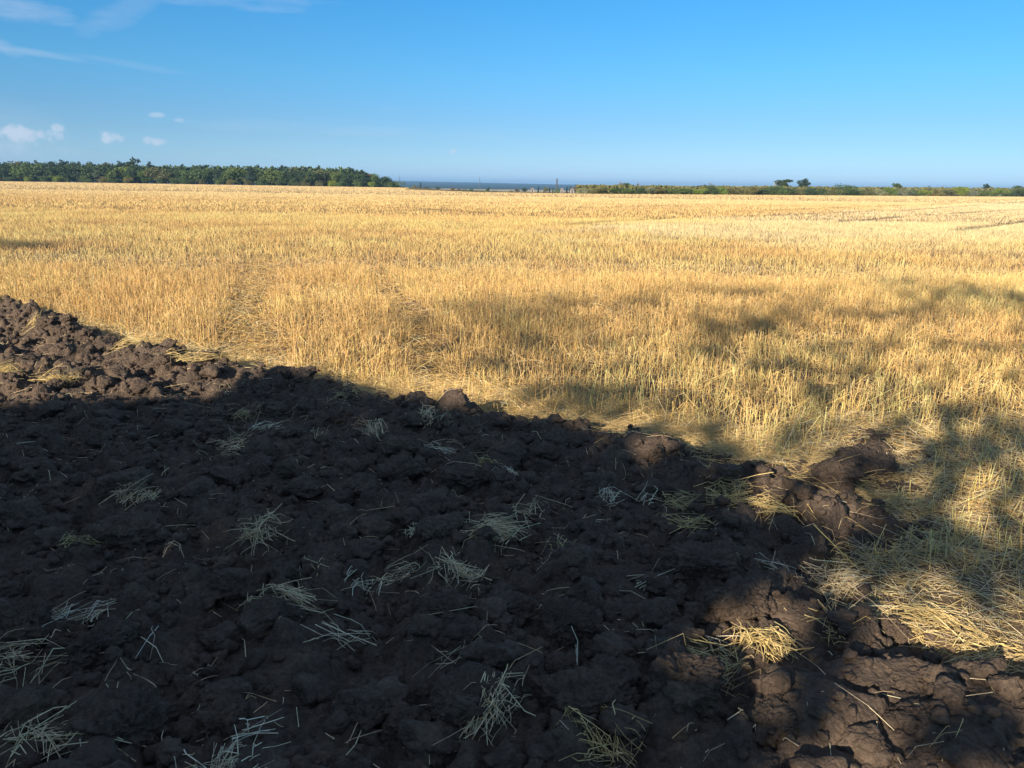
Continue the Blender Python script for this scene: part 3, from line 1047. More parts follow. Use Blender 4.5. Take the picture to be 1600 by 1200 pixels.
# the mat along the soil's edge
MAT = gpts([(560, 612), (640, 612), (760, 628), (900, 650), (1000, 662), (1080, 680), (1180, 710), (1270, 735), (1330, 760)])
t = rg.random(17000) * (len(MAT) - 1)
i = t.astype(int)
Ma = np.array(MAT)
pm = Ma[i] + (Ma[i + 1] - Ma[i]) * (t - i)[:, None] + rg.normal(size=(len(t), 2)) * (.12, .2) + (0, .12)
lying(0, (pm[:, 0], pm[:, 1]), .03, .26, .25, DRY, YEL, rad=(.0007, .0012), ang=rg.normal(size=len(t)) * .6 - .15 + (rg.random(len(t)) < .5) * 3.14)
# wheel tracks: flattened straw
for pts, w in TRACKS:
    A = np.array(pts)
    t = rg.random(4200 if w > .2 else 2000) ** 1.3 * (len(A) - 1)
    i = np.minimum(t.astype(int), len(A) - 2)
    pm = A[i] + (A[i + 1] - A[i]) * (t - i)[:, None] + rg.normal(size=(len(t), 2)) * (w * .7, .2)
    k = soil_sd(pm[:, 0], pm[:, 1]) < 0
    pm = pm[k]
    lying(0, (pm[:, 0], pm[:, 1]), .06, .24, .3, BROWN * .75, GOLD)
# the strip right of the soil
n = 42000
xx = rg.random(n) * 6.5 + 0.8
yy = rg.random(n) * 6.2 + 0.2
k = (in_poly(xx, yy, STRIP) & (soil_sd(xx, yy) < 0.05)) | ((soil_sd(xx, yy) < .10) & (soil_sd(xx, yy) > -.5) & (xx > 1.2))
lying(0, (xx[k], yy[k]), .03, .21, .3, GREEN * .5 + DRY * .5, YEL, rad=(.0008, .0010), kink=.6)
lying(0, (xx[k], yy[k]), .02, .2, .3, DRY, BLEACH, rad=(.0007, .0011))
# left edge below the stubble
LE = np.array(gpts([(-200, 425), (0, 470), (110, 500), (180, 525), (260, 545), (330, 560), (420, 575), (520, 600)]))
t = rg.random(5000) * (len(LE) - 1)
i = t.astype(int)
pm = LE[i] + (LE[i + 1] - LE[i]) * (t - i)[:, None] + rg.normal(size=(len(t), 2)) * (.1, .16) + (0, .1)
lying(0, (pm[:, 0], pm[:, 1]), .06, .24, .3, YEL, PALEC)
o = mesh_np('fallen_straw', np.concatenate(V), np.concatenate(F), STRAW, col=np.concatenate(C))
tag(o, 'flattened straw matted between the stubble and along the soil edge', 'fallen straw', kind='stuff')
#__PART2__
# ------------------------------------------------------------------ far country
X, Y, Q = grid_mesh(np.linspace(-8200, 8200, 500), np.concatenate([np.linspace(1750, 3000, 40), np.linspace(3050, 8300, 60)]))
top = np.interp(X, [-8200, -2500, -700, 300, 1500, 4000, 8200], [20, 26, 17, 11, 4, 3, 5])
Z = -8.9 + (top + 8.5) * sstep(1750, 6200, Y) ** 0.8 + 3.5 * np.abs(fbm(X / 55, Y / 90, 3, 91)) + 2.5 * fbm(X / 900, Y / 1200, 3, 92) * sstep(2500, 5000, Y)
m, nt, b = new_mat('distant woodland', 0.9, 0.05)
geo = nt.nodes.new('ShaderNodeNewGeometry').outputs['Position']
n1 = noise_node(nt, 0.012, 6, 0.7, geo)
nt.links.new(ramp(nt, n1.outputs['Fac'], [(0.35, (0.022, 0.035, 0.018)), (0.6, (0.045, 0.062, 0.03)), (0.8, (0.075, 0.085, 0.04))]), b.inputs['Base Color'])
mesh_np('hills', np.stack([X, Y, Z], 1), Q, m, smooth=False, kind='structure')

LEAF = {
    'dark': make_leaf_mat('dark foliage', (0.032, 0.058, 0.029), (0.054, 0.090, 0.040), (0.086, 0.122, 0.050)),
    'mid': make_leaf_mat('mid green foliage', (0.054, 0.090, 0.036), (0.090, 0.140, 0.047), (0.140, 0.189, 0.065)),
    'lime': make_leaf_mat('yellow green foliage', (0.099, 0.153, 0.032), (0.171, 0.243, 0.047), (0.234, 0.288, 0.072)),
    'olive': make_leaf_mat('olive foliage', (0.090, 0.094, 0.040), (0.144, 0.148, 0.061), (0.207, 0.189, 0.090)),
    'silver': make_leaf_mat('silvery foliage', (0.126, 0.153, 0.099), (0.216, 0.243, 0.162), (0.324, 0.342, 0.234)),
    'brown': make_leaf_mat('browning foliage', (0.108, 0.076, 0.040), (0.171, 0.117, 0.058), (0.234, 0.153, 0.081)),
    'pine': make_leaf_mat('pine needles', (0.025, 0.047, 0.032), (0.043, 0.072, 0.047), (0.072, 0.101, 0.061)),
}


def crown_mesh(rg, shape, n):
    """leaf clumps through the volume of a crown one unit high, its foot at 0"""
    if shape == 'round':
        lobes = [(rg.normal() * .17, rg.normal() * .17, .28 + .48 * rg.random(), .17 + .14 * rg.random(), .14 + .12 * rg.random()) for _ in range(11)]
        lobes += [(0, 0, .45, .30, .32)]
    elif shape == 'pine':
        lobes = []
        for k in range(13):
            z = .32 + .62 * k / 12
            w = (.34 - .24 * (k / 12)) * (.75 + .5 * rg.random())
            lobes.append((rg.normal() * .09, rg.normal() * .09, z, w, .075 + .04 * rg.random()))
    elif shape == 'spire':
        lobes = [(rg.normal() * .03, rg.normal() * .03, .1 + .85 * k / 9, .16 * (1 - .75 * k / 9) + .03, .09) for k in range(10)]
    elif shape == 'umbrella':
        lobes = [(rg.normal() * .17, rg.normal() * .17, .42 + .48 * rg.random(), .17 + .1 * rg.random(), .08 + .05 * rg.random()) for _ in range(13)]
    else:  # shrub
        lobes = [(rg.normal() * .36, rg.normal() * .36, .18 + .5 * rg.random(), .28 + .18 * rg.random(), .2 + .14 * rg.random()) for _ in range(10)]
        lobes += [(0, 0, .25, .6, .28)]
    L = np.array(lobes)
    w = L[:, 3] ** 2 * L[:, 4]
    i = rg.choice(len(L), n, p=w ** .7 / (w ** .7).sum())
    d = rg.normal(size=(n, 3))
    d /= np.linalg.norm(d, axis=1, keepdims=True)
    d *= (rg.random(n) ** .45)[:, None]
    c = L[i, :3] + d * L[i][:, [3, 3, 4]]
    c[:, 2] = np.maximum(c[:, 2], .03)
    a, b_ = rand_frames(rg, n)
    s = (0.013 + 0.016 * rg.random((n, 1)))
    return quads_at(c, a * s, b_ * s * .8)


def limb_mesh(rg, h, r, crown0=.3, nb=6):
    p0, p1, r0, r1 = [], [], [], []
    pts = [np.array([0, 0, -.03])]
    for k in range(5):
        pts.append(np.array([rg.normal() * .012 * (k + 1), rg.normal() * .012 * (k + 1), (k + 1) / 5 * .88]))
    for k in range(5):
        p0.append(pts[k]); p1.append(pts[k + 1]); r0.append(r * (1 - k * .17)); r1.append(r * (1 - (k + 1) * .17))
    for k in range(nb):
        z = crown0 + (.82 - crown0) * rg.random()
        s = pts[min(int(z / .88 * 5), 4)]
        s = np.array([s[0], s[1], z])
        an = rg.random() * 6.28
        l = .12 + .16 * rg.random()
        p0.append(s); p1.append(s + np.array([math.cos(an) * l, math.sin(an) * l, l * .8])); r0.append(r * .4); r1.append(r * .12)
    return prisms(np.array(p0), np.array(p1), np.array(r0), np.array(r1), 6)


rg = np.random.default_rng(53)
PROTO = {}
for shape, n in (('round', 2400), ('pine', 2000), ('spire', 1100), ('umbrella', 1700), ('shrub', 2400)):
    for var in range(3):
        PROTO[shape, var] = (crown_mesh(rg, shape, n), limb_mesh(rg, 1, .016 if shape != 'shrub' else .02))
CACHE = {}


def plant(shape, leaf, loc, h, wid, label, cat, name, group=None, bark=None):
    """one tree or shrub with its own crown and trunk; h metres tall, wid = width factor"""
    var = int(rg.integers(3))
    key = (shape, leaf, var)
    root = empty(name, loc, label, cat, group)
    if key not in CACHE:
        (cv, cf), (tv, tf) = PROTO[shape, var]
        c = mesh_np('crown', cv, cf, LEAF[leaf], parent=root)
        t = mesh_np('trunk', tv, tf, bark or BARK, parent=root)
        CACHE[key] = (c, t)
    else:
        for src in CACHE[key]:
            o = src.copy()
            COL.objects.link(o)
            o.parent = root
    root.scale = (h * wid, h * wid, h)
    root.rotation_euler = (0, 0, rg.random() * 6.28)
    return root


ORD = ('first second third fourth fifth sixth seventh eighth ninth tenth eleventh twelfth thirteenth fourteenth fifteenth sixteenth seventeenth eighteenth nineteenth twentieth '
       'twenty-first twenty-second twenty-third twenty-fourth twenty-fifth twenty-sixth twenty-seventh twenty-eighth twenty-ninth thirtieth thirty-first thirty-second thirty-third thirty-fourth '
       'thirty-fifth thirty-sixth thirty-seventh thirty-eighth thirty-ninth fortieth forty-first forty-second forty-third forty-fourth forty-fifth forty-sixth forty-seventh forty-eighth forty-ninth fiftieth').split()
LOOK = {'dark': 'dark green', 'mid': 'mid green', 'lime': 'bright yellow green', 'olive': 'olive green', 'silver': 'silvery grey green', 'brown': 'rusty brown', 'pine': 'blackish green'}
SHAPE = {'round': 'round crowned', 'pine': 'ragged pine', 'spire': 'slim spired', 'umbrella': 'open topped', 'shrub': 'low spreading'}


def at_depth(px, y):
    d = ray(px, HROW + (px - 800) * SLOPE)
    return d.x / d.y * y


def spot(px, extra=0.0):
    """a place on the field's far edge, extra metres behind it, in the direction of a column of the photograph"""
    d = ray(px, HROW + (px - 800) * SLOPE)
    y = 300.0
    for _ in range(40):
        x = d.x / d.y * y
        y = .5 * y + .5 * (float(np.interp(x, EDGE_X, EDGE_Y)) + extra)
    x = d.x / d.y * y
    return Vector((x, y, float(land_z(np.array([x]), np.array([y]))[0]) - .1))


rg = np.random.default_rng(59)
# the wood on the left: photo column of each front tree, height in photo pixels, kind
front = []
px = 618.0
k = 0
special = {0: ('shrub', 'mid', 12), 1: ('round', 'dark', 18), 2: ('round', 'mid', 22), 3: ('pine', 'pine', 25), 4: ('round', 'dark', 24)}
kinds = ['dark', 'mid', 'pine', 'dark', 'mid', 'olive', 'dark', 'mid', 'pine']
while px > -140:
    if k in special:
        sh, lf, hp = special[k]
    else:
        lf = kinds[int(rg.integers(len(kinds)))]
        sh = 'pine' if lf == 'pine' else 'round'
        hp = 23.5 + 5 * rg.random() + 3 * (px < 250)
    if abs(px - 205) < 9:
        sh, lf, hp = 'round', 'lime', 26
    if abs(px - 232) < 8:
        sh, lf, hp = 'round', 'lime', 22
    if abs(px - 148) < 8:
        sh, lf, hp = 'round', 'silver', 22
    if abs(px - 42) < 8:
        sh, lf, hp = 'round', 'mid', 30
    front.append((px, sh, lf, hp))
    px -= 13 + 6 * rg.random()
    k += 1
for k, (px, sh, lf, hp) in enumerate(front):
    g = spot(px, 2 + 3 * rg.random())
    wid = {'round': 1.15, 'pine': .85, 'shrub': 1.0}[sh] * (.9 + .25 * rg.random())
    lab = f"{LOOK[lf]} {SHAPE[sh]} front tree, {ORD[k]} from the long wood's open end"
    plant(sh, lf, g, hp / FPX * g.y, wid, lab, 'tree', 'broadleaf_tree' if sh != 'pine' else 'pine_tree', 'front trees of the long wood')
# taller crowns that rise above the front row
tops = [572, 548, 520, 498, 470, 462, 441, 410, 392, 366, 340, 322, 304, 284, 258, 236, 212, 190, 172, 158, 141, 118, 100, 84, 60, 47, 34, 12, -10, -40, -70]
for k, px in enumerate(tops):
    g = spot(px, 12 + 6 * rg.random())
    hp = 27.5 + 3 * rg.random() + (3 if px < 250 else 0) - (4 if px > 560 else 0)
    lf = ['pine', 'dark', 'pine', 'olive', 'pine', 'brown'][int(rg.integers(6))]
    if px == 212:
        hp, lf = 37, 'pine'
    lab = f"{LOOK[lf]} ragged top above the front row, {ORD[k]} from the long wood's open end"
    if px == 212:
        lab = 'tallest dark top of the long wood, rising behind the bright yellow green trees'
    plant('pine' if lf == 'pine' else 'round', lf, g, hp / FPX * g.y, .85 + .3 * rg.random(), lab, 'tree', 'pine_tree' if lf == 'pine' else 'broadleaf_tree', 'tall trees behind the front row')
# low bushes at the wood's foot
px, k = 610.0, 0
while px > -60:
    g = spot(px, .3)
    lf = ['mid', 'olive', 'lime', 'mid', 'dark'][int(rg.integers(5))]
    hp = 9 + 5 * rg.random()
    plant('shrub', lf, g, hp / FPX * g.y, .75 + .3 * rg.random(), f"{LOOK[lf]} bush at the long wood's foot, {ORD[k]} from its open end", 'bush', 'bush', 'bushes along the foot of the wood')
    px -= 16 + 14 * rg.random()
    k += 1
# the mass of the wood behind them
n = 26000
pxs = rg.random(n) * 1000 - 380
ext = 6 + 50 * rg.random(n)
C_ = []
for a_ in np.linspace(-380, 620, 120):
    C_.append(spot(a_, 0))
C_ = np.array(C_)
ii = (pxs + 380) / 1000 * 119
i0 = ii.astype(int)
bp = C_[i0] + (C_[np.minimum(i0 + 1, 119)] - C_[i0]) * (ii - i0)[:, None]
bp[:, 1] += ext
hh = np.minimum(7.0 + 2.0 * vnoise(bp[:, 0] / 4, bp[:, 1] / 4, 5), (585 - pxs) * .10 + 1)
bp[:, 2] = hh * rg.random(n) ** .7 - .2
a_, b_ = rand_frames(rg, n)
v, f = quads_at(bp, a_ * .45, b_ * .36)
o = mesh_np('woods', v, f, LEAF['dark'])
tag(o, 'dense dark inside of the wood behind its front trees', 'woods', kind='stuff')

# the scrub hedge on the right
px, k = 912.0, 0
hk = ['mid', 'olive', 'mid', 'olive', 'mid', 'silver', 'lime', 'dark']
while px < 1760:
    g = spot(px, 1.5 + 2 * rg.random())
    lf = hk[int(rg.integers(8))]
    hp = 11 + 8 * rg.random() ** 1.8
    sh = 'shrub' if rg.random() < .6 else 'round'
    plant(sh, lf, g, hp / FPX * g.y, (1.15 if sh == 'shrub' else 1.6) * (.9 + .4 * rg.random()), f"{LOOK[lf]} {'spreading shrub' if sh == 'shrub' else 'bushy little tree'} in the long hedge, {ORD[k % 50]} from its chimney end",
          'shrub', 'hedge_shrub', 'shrubs of the long hedge')
    px += 15 + 6 * rg.random()
    k += 1
emer = [(938, 16, 'spire', 'pine', 'slim dark tip above the hedge, nearest to the chimney'), (976, 21, 'round', 'mid', 'green bushy top standing out above the hedge next to a thin pole'), (996, 17, 'spire', 'dark', 'slim dark tip by a thin pole, behind low golden scrub'),
        (1019, 16, 'pine', 'dark', 'small dark pointed tree peeping over the hedge'), (1047, 15, 'round', 'dark', 'small round dark top behind the hedge'), (1100, 18, 'round', 'dark', 'round dark top beside the leaning utility pole'),
        (1130, 16, 'spire', 'pine', 'bluish thin tips behind a gap of the hedge'), (1155, 16, 'round', 'dark', 'flat dark top behind the yellowish shrubs'), (1195, 15, 'round', 'dark', 'dark top beside the pale slim trunk'),
        (1228, 24, 'umbrella', 'pine', 'broad layered dark pine, biggest tree above the hedge'), (1255, 25, 'umbrella', 'pine', 'small open crowned pine on a bare stem next to the broad layered pine'),
        (1329, 18, 'round', 'dark', 'dark rounded top over the hedge, first beyond the two pines'), (1400, 22, 'umbrella', 'dark', 'dark bristly pair of tops over the hedge'), (1385, 16, 'round', 'olive', 'greyish bare topped tree beside the bristly dark tops'),
        (1432, 17, 'round', 'mid', 'green rounded top just past the bristly dark tops'), (1450, 17, 'spire', 'pine', 'little dark knob over the hedge'), (1478, 16, 'round', 'dark', 'small dark top over a pale part of the hedge'),
        (1541, 21, 'pine', 'pine', 'pointed dark pine over the hedge, paired with a rounder one'), (1547, 18, 'round', 'dark', 'rounder dark tree touching the pointed dark pine'), (1590, 20, 'round', 'dark', 'dark top at the hedge where the picture ends'),
        (1572, 15, 'spire', 'dark', 'thin dark tip between the pointed pine and the picture end')]
for px, hp, sh, lf, lab in emer:
    g = spot(px, 14 + 10 * rg.random())
    wid = {'umbrella': 1.35 if px < 1240 else .85, 'round': 1.25, 'spire': 1.0, 'pine': 1.1}[sh]
    if px not in (1228, 1255):
        hp -= 2.2
    plant(sh, lf, g, hp / FPX * g.y, wid, lab, 'tree', 'pine_tree' if lf == 'pine' else 'broadleaf_tree', 'trees rising above the hedge')
n = 16000
pxs = 915 + rg.random(n) * 900
C_ = np.array([spot(a_, 0) for a_ in np.linspace(915, 1815, 120)])
ii = (pxs - 915) / 900 * 119
i0 = ii.astype(int)
bp = C_[i0] + (C_[np.minimum(i0 + 1, 119)] - C_[i0]) * (ii - i0)[:, None]
dd = bp[:, 1].copy()
bp[:, 1] += 5 + 25 * rg.random(n)
bp[:, 2] += (12.5 + 3 * vnoise(bp[:, 0] / 3, bp[:, 1] / 6, 8)) / FPX * dd * rg.random(n) ** .7
a_, b_ = rand_frames(rg, n)
v, f = quads_at(bp, a_ * .3, b_ * .25)
o = mesh_np('undergrowth', v, f, LEAF['olive'])
tag(o, 'tangled olive scrub filling the hedge behind its front shrubs', 'undergrowth', kind='stuff')


# bushes, houses, chimney and masts in the gap
def far_spot(px, y):
    x = at_depth(px, y)
    return Vector((x, y, float(land_z(np.array([x]), np.array([y]))[0]) - .1))


GAP = [(657, 420, 9, 'spire', 'pine', 'thin dark tree standing alone next to the end of the wood'), (648, 400, 5, 'shrub', 'olive', 'dull green bush between the wood and the thin dark tree'), (667, 430, 4, 'shrub', 'dark', 'small dark bush just past the thin dark tree'),
       (684, 420, 4, 'shrub', 'dark', 'lone round bush in the pale strip of field'), (708, 430, 5, 'round', 'brown', 'brownish bush at the start of the middle clump'), (717, 430, 5, 'round', 'brown', 'rusty bush second in the middle clump'),
       (726, 430, 5, 'shrub', 'dark', 'dark low bush in the middle clump'), (736, 430, 6, 'shrub', 'mid', 'wide green bush ending the middle clump'), (746, 420, 3.5, 'shrub', 'dark', 'tiny bush below the tall thin mast'),
       (753, 410, 4, 'shrub', 'dark', 'dark bush touching the pointed green bush'), (763, 410, 8, 'pine', 'dark', 'pointed dark bush right of the tall thin mast'), (760, 405, 5, 'shrub', 'mid', 'green bush at the foot of the pointed dark bush'),
       (774, 420, 4, 'shrub', 'dark', 'solitary dot of a bush past the pointed dark bush'), (798, 430, 5, 'shrub', 'olive', 'olive bush where the tree line toward the chimney starts'), (808, 500, 6, 'round', 'brown', 'brown bush beside the olive bush toward the chimney'),
       (820, 520, 7, 'round', 'dark', 'dark bush left of the first small white house'), (841, 540, 10, 'spire', 'pine', 'slim cypress-like tree behind the first small white house'), (852, 540, 8, 'round', 'olive', 'olive tree between two slim dark trees'),
       (851, 560, 9, 'spire', 'pine', 'slim dark tree, second before the chimney'), (859, 540, 9, 'spire', 'pine', 'slim dark tree, next but one to the chimney'), (864, 540, 8, 'spire', 'dark', 'slim dark tree touching the chimney'),
       (872, 500, 7, 'shrub', 'mid', 'green bush at the foot of the chimney'), (886, 540, 10, 'spire', 'pine', 'slim dark tree between two white houses'), (891, 540, 11, 'spire', 'pine', 'tallest slim dark tree just past the chimney'),
       (898, 500, 10, 'round', 'brown', 'rusty round tree next to a white house'), (904, 500, 8, 'round', 'olive', 'dull olive tree where the hedge begins'), (911, 480, 9, 'spire', 'dark', 'slim dark tip at the start of the hedge')]
for px, y, hp, sh, lf, lab in GAP:
    g = far_spot(px, y)
    if sh == 'spire' and y > 450:
        hp -= 1.5
    plant(sh, lf, g, (hp + (1.5 if y > 450 else 1.6)) / FPX * y, {'spire': .9, 'round': 1.0, 'shrub': 1.0, 'pine': .9}[sh], lab, 'tree' if sh in ('spire', 'round', 'pine') else 'bush', 'bush' if sh == 'shrub' else 'small_tree', 'bushes and small trees beyond the field')


def box_np(x0, x1, y0, y1, z0, z1):
    v = np.array([[x, y, z] for z in (z0, z1) for y in (y0, y1) for x in (x0, x1)], float)
    f = np.array([[0, 2, 3, 1], [4, 5, 7, 6], [0, 1, 5, 4], [2, 6, 7, 3], [0, 4, 6, 2], [1, 3, 7, 5]])
    return v, f


m_wall, nt, b = new_mat('pale plaster', 0.9, 0.1)
n1 = noise_node(nt, 0.8, 4, 0.6, coords(nt))
nt.links.new(ramp(nt, n1.outputs['Fac'], [(0.3, (0.36, 0.33, 0.29)), (0.7, (0.46, 0.43, 0.38))]), b.inputs['Base Color'])
m_roof, nt, b = new_mat('weathered roof', 0.9, 0.1)
n1 = noise_node(nt, 1.5, 4, 0.6, coords(nt))
nt.links.new(ramp(nt, n1.outputs['Fac'], [(0.3, (0.20, 0.17, 0.14)), (0.7, (0.30, 0.26, 0.22))]), b.inputs['Base Color'])
m_dark, nt, b = new_mat('dark glass', 0.3, 0.5)
n1 = noise_node(nt, 2.0, 2, 0.5, coords(nt))
nt.links.new(ramp(nt, n1.outputs['Fac'], [(0.3, (0.03, 0.035, 0.04)), (0.7, (0.06, 0.065, 0.07))]), b.inputs['Base Color'])
for px, y, w, h, lab in [(832, 470, 2.6, 2.0, 'small white house nearest to the middle bushes'), (878, 470, 2.2, 2.2, 'small white house beside the chimney'), (894, 460, 3.0, 2.0, 'small white house beside the rusty round tree')]:
    g = far_spot(px, y)
    w *= .7
    root = empty('house', g, lab, 'house', 'white houses beyond the field')
    v, f = box_np(-w / 2, w / 2, -2, 2, -1, h)
    mesh_np('wall', v, f, m_wall, parent=root)
    v = np.array([[-w * .56, -2.2, h], [w * .56, -2.2, h], [w * .56, 2.2, h], [-w * .56, 2.2, h], [-w * .56, 0, h + 1.2], [w * .56, 0, h + 1.2]]) + (0, 0, .01)
    mesh_np('roof', v, np.array([[0, 1, 5, 4], [2, 3, 4, 5], [0, 4, 3, 3], [1, 2, 5, 5], [0, 3, 2, 1]])[[0, 1, 4]], m_roof, parent=root)
    v, f = box_np(-.4, .4, -2.04, -1.9, .8, 1.9)
    mesh_np('window', v, f, m_dark, parent=root)

m_brick, nt, b = new_mat('sooty brick', 0.9, 0.1)
n1 = noise_node(nt, 0.5, 4, 0.6, coords(nt))
nt.links.new(ramp(nt, n1.outputs['Fac'], [(0.3, (0.07, 0.055, 0.05)), (0.7, (0.13, 0.10, 0.09))]), b.inputs['Base Color'])
g = far_spot(870, 620)
root = empty('chimney', g, 'dark square chimney sticking up above the distant bushes', 'chimney')
zt = EYE + 10.2 / FPX * 620 - g.z
v, f = prisms(np.array([[0, 0, -.5]]), np.array([[0, 0, zt - .35]]), np.array([.58]), np.array([.50]), 8)
mesh_np('shaft', v, f, m_brick, parent=root)
v, f = prisms(np.array([[0, 0, zt - .35]]), np.array([[0, 0, zt]]), np.array([.66]), np.array([.66]), 8)
f = np.concatenate([f, [[8, 9, 10, 11], [11, 12, 13, 14], [14, 15, 8, 11]]])
mesh_np('cap', v, f, m_brick, parent=root)

m_steel, nt, b = new_mat('grey steel', 0.6, 0.3)
n1 = noise_node(nt, 1.0, 3, 0.6, coords(nt))
nt.links.new(ramp(nt, n1.outputs['Fac'], [(0.3, (0.10, 0.11, 0.12)), (0.7, (0.17, 0.18, 0.19))]), b.inputs['Base Color'])
for px, y, up, w, lab in [(749.5, 1100, 13.5, 1.0, 'tall thin lattice mast above the blue hills'), (624.5, 1000, 13.5, .8, 'thin lattice mast rising behind the end of the wood')]:
    g = far_spot(px, y)
    zt = EYE + up / FPX * y - g.z
    root = empty('lattice_mast', g, lab, 'mast', 'masts on the skyline')
    p0, p1 = [], []
    for sx_, sy_ in ((-1, -1), (1, -1), (1, 1), (-1, 1)):
        p0.append([sx_ * w * .7, sy_ * w * .7, -.5]); p1.append([sx_ * w * .22, sy_ * w * .22, zt * .85])
    for k in range(12):
        z0_, z1_ = zt * .85 * k / 12, zt * .85 * (k + 1) / 12
        a0, a1 = w * (.7 - .48 * k / 12), w * (.7 - .48 * (k + 1) / 12)
        s = 1 if k % 2 else -1
        p0 += [[-s * a0, -a0, z0_], [-s * a0, a0, z0_], [-a0, -s * a0, z0_], [a0, -s * a0, z0_]]
        p1 += [[s * a1, -a1, z1_], [s * a1, a1, z1_], [-a1, s * a1, z1_], [a1, s * a1, z1_]]
    v, f = prisms(np.array(p0), np.array(p1), np.full(len(p0), .10), np.full(len(p0), .09), 4)
    mesh_np('lattice', v, f, m_steel, parent=root)
    v, f = prisms(np.array([[0, 0, zt * .84]]), np.array([[0, 0, zt]]), np.array([.14]), np.array([.08]), 6)
    mesh_np('antenna', v, f, m_steel, parent=root)
    v, f = box_np(-w * .5, w * .5, -w * .5, w * .5, zt * .68, zt * .70)
    mesh_np('platform', v, f, m_steel, parent=root)
for px, up, mat_, arm, lab in [(1109, 8, 'b', 1, 'wooden utility pole with a crossarm leaning behind the hedge'), (1211, 10.5, 'p', 0, 'pale slim bare trunk standing up in the hedge beside the broad pine'), (996, 6, 'b', 1, 'thin dark utility pole rising behind low golden scrub'), (969, 7.5, 'b', 1, 'thin utility pole next to the green bushy top')]:
    g = spot(px, 6)
    zt = EYE + up / FPX * g.y - g.z
    name, cat = ('utility_pole', 'utility pole') if arm else ('dead_tree', 'dead tree')
    root = empty(name, g, lab, cat, 'poles in the hedge' if arm else None)
    tl = rg.normal() * .15
    v, f = prisms(np.array([[0, 0, -.3]]), np.array([[tl, 0, zt]]), np.array([.10]), np.array([.07]), 8)
    mesh_np('pole' if arm else 'trunk', v, f, PALEBARK if mat_ == 'p' else BARK, parent=root)
    if arm:
        v, f = box_np(tl - .5, tl + .5, -.14, -.06, zt - .4, zt - .3)
        c = mesh_np('crossarm', v, f, BARK, parent=root)
        for xo in (-.42, 0, .42):
            v, f = prisms(np.array([[tl + xo, -.11, zt - .3]]), np.array([[tl + xo, -.11, zt - .16]]), np.array([.05]), np.array([.04]), 6)
            mesh_np('insulator', v, f, m_wall, parent=c)
    else:
        v, f = prisms(np.array([[tl * .7, 0, zt * .6], [tl * .6, 0, zt * .5]]), np.array([[tl + .5, .1, zt * .95], [tl - .4, .1, zt * .8]]), np.array([.05, .05]), np.array([.02, .02]), 5)
        mesh_np('branch', v, f, PALEBARK, parent=root)

# ------------------------------------------------------------------ the shelterbelt behind the camera, whose shade lies on the soil
# shade wanted on the ground, as ground-plane shapes: polygons of deep shade, then lighter and darker spots
DEEP = gpts([(-600, 560), (-150, 640), (0, 656), (140, 644), (262, 642), (330, 628), (388, 610), (425, 592), (450, 592), (530, 616), (640, 636), (720, 656), (860, 682), (960, 700), (1040, 745),
             (1180, 790), (1260, 835), (1300, 870), (1250, 930), (1060, 980), (1010, 1040), (1180, 1090), (1160, 1200), (1150, 1500)]) + [(1.5, -3), (-12, -3), (-12, 5)]
SPOTS = [  # photo x, y, half-width, half-height (photo pixels), shade 0..1 ; later ones win
    (860, 545, 240, 62, .26), (800, 515, 150, 34, .42), (1150, 520, 110, 16, .50), (1190, 600, 420, 36, .24), (1420, 560, 260, 14, .38), (1550, 478, 120, 36, .46), (1180, 465, 140, 9, .38),
    (1300, 500, 260, 16, .28), (960, 478, 110, 8, .34), (700, 590, 60, 20, .35), (1500, 668, 100, 18, .5), (1560, 725, 130, 30, .54), (1380, 760, 150, 45, .62), (1330, 705, 90, 30, .5),
    (1480, 830, 140, 60, .6), (1240, 740, 130, 28, .6), (1180, 680, 130, 50, .06), (1300, 690, 80, 34, .12), (1030, 650, 70, 40, .3), (900, 640, 120, 20, .72), (1010, 705, 60, 22, .62), (1100, 730, 90, 26, .7),
    (1330, 900, 110, 60, .88), (1430, 900, 120, 40, .82), (1560, 890, 90, 40, .62), (1190, 800, 50, 20, .6), (1140, 780, 40, 14, .7), (1400, 1120, 240, 56, .5), (1380, 1185, 300, 34, .8), (1430, 1085, 150, 26, .3), (1560, 1090, 60, 40, .35), (1300, 1040, 70, 26, .8),
    (1210, 980, 46, 22, .12), (1220, 1010, 30, 22, .3), (1120, 1010, 70, 34, .72), (1300, 985, 60, 24, .5), (1480, 955, 80, 26, .28), (1565, 765, 50, 20, .45), (1580, 1020, 80, 34, .5),
    (50, 386, 62, 5, .92), (-80, 384, 110, 6, .92), (890, 653, 16, 8, .2), (60, 600, 60, 12, 0.0),
]


def shade(x, y):
    s = np.where(in_poly(x, y, DEEP), 1.0, 0.0)
    s = np.where((y < 1.35) & (x < 6), 1.0, s)
    for px, py, a, b_, val in SPOTS:
        c = ground(px, py)
        cx0, cy0 = ground(px - a, py), ground(px + a, py)
        up, dn = ground(px, py - b_), ground(px, py + b_)
        wx, wy = (cy0 - cx0).length / 2, (up - dn).length / 2
        cc = (up + dn) / 2
        d2 = ((x - c.x) / wx) ** 2 + ((y - cc.y) / wy) ** 2
        k = 1 - sstep(.3, 1.5, np.sqrt(d2) + .7 * fbm(x * 2.6, y * 2.0, 3, 95))
        s = s * (1 - k) + val * k
    return s


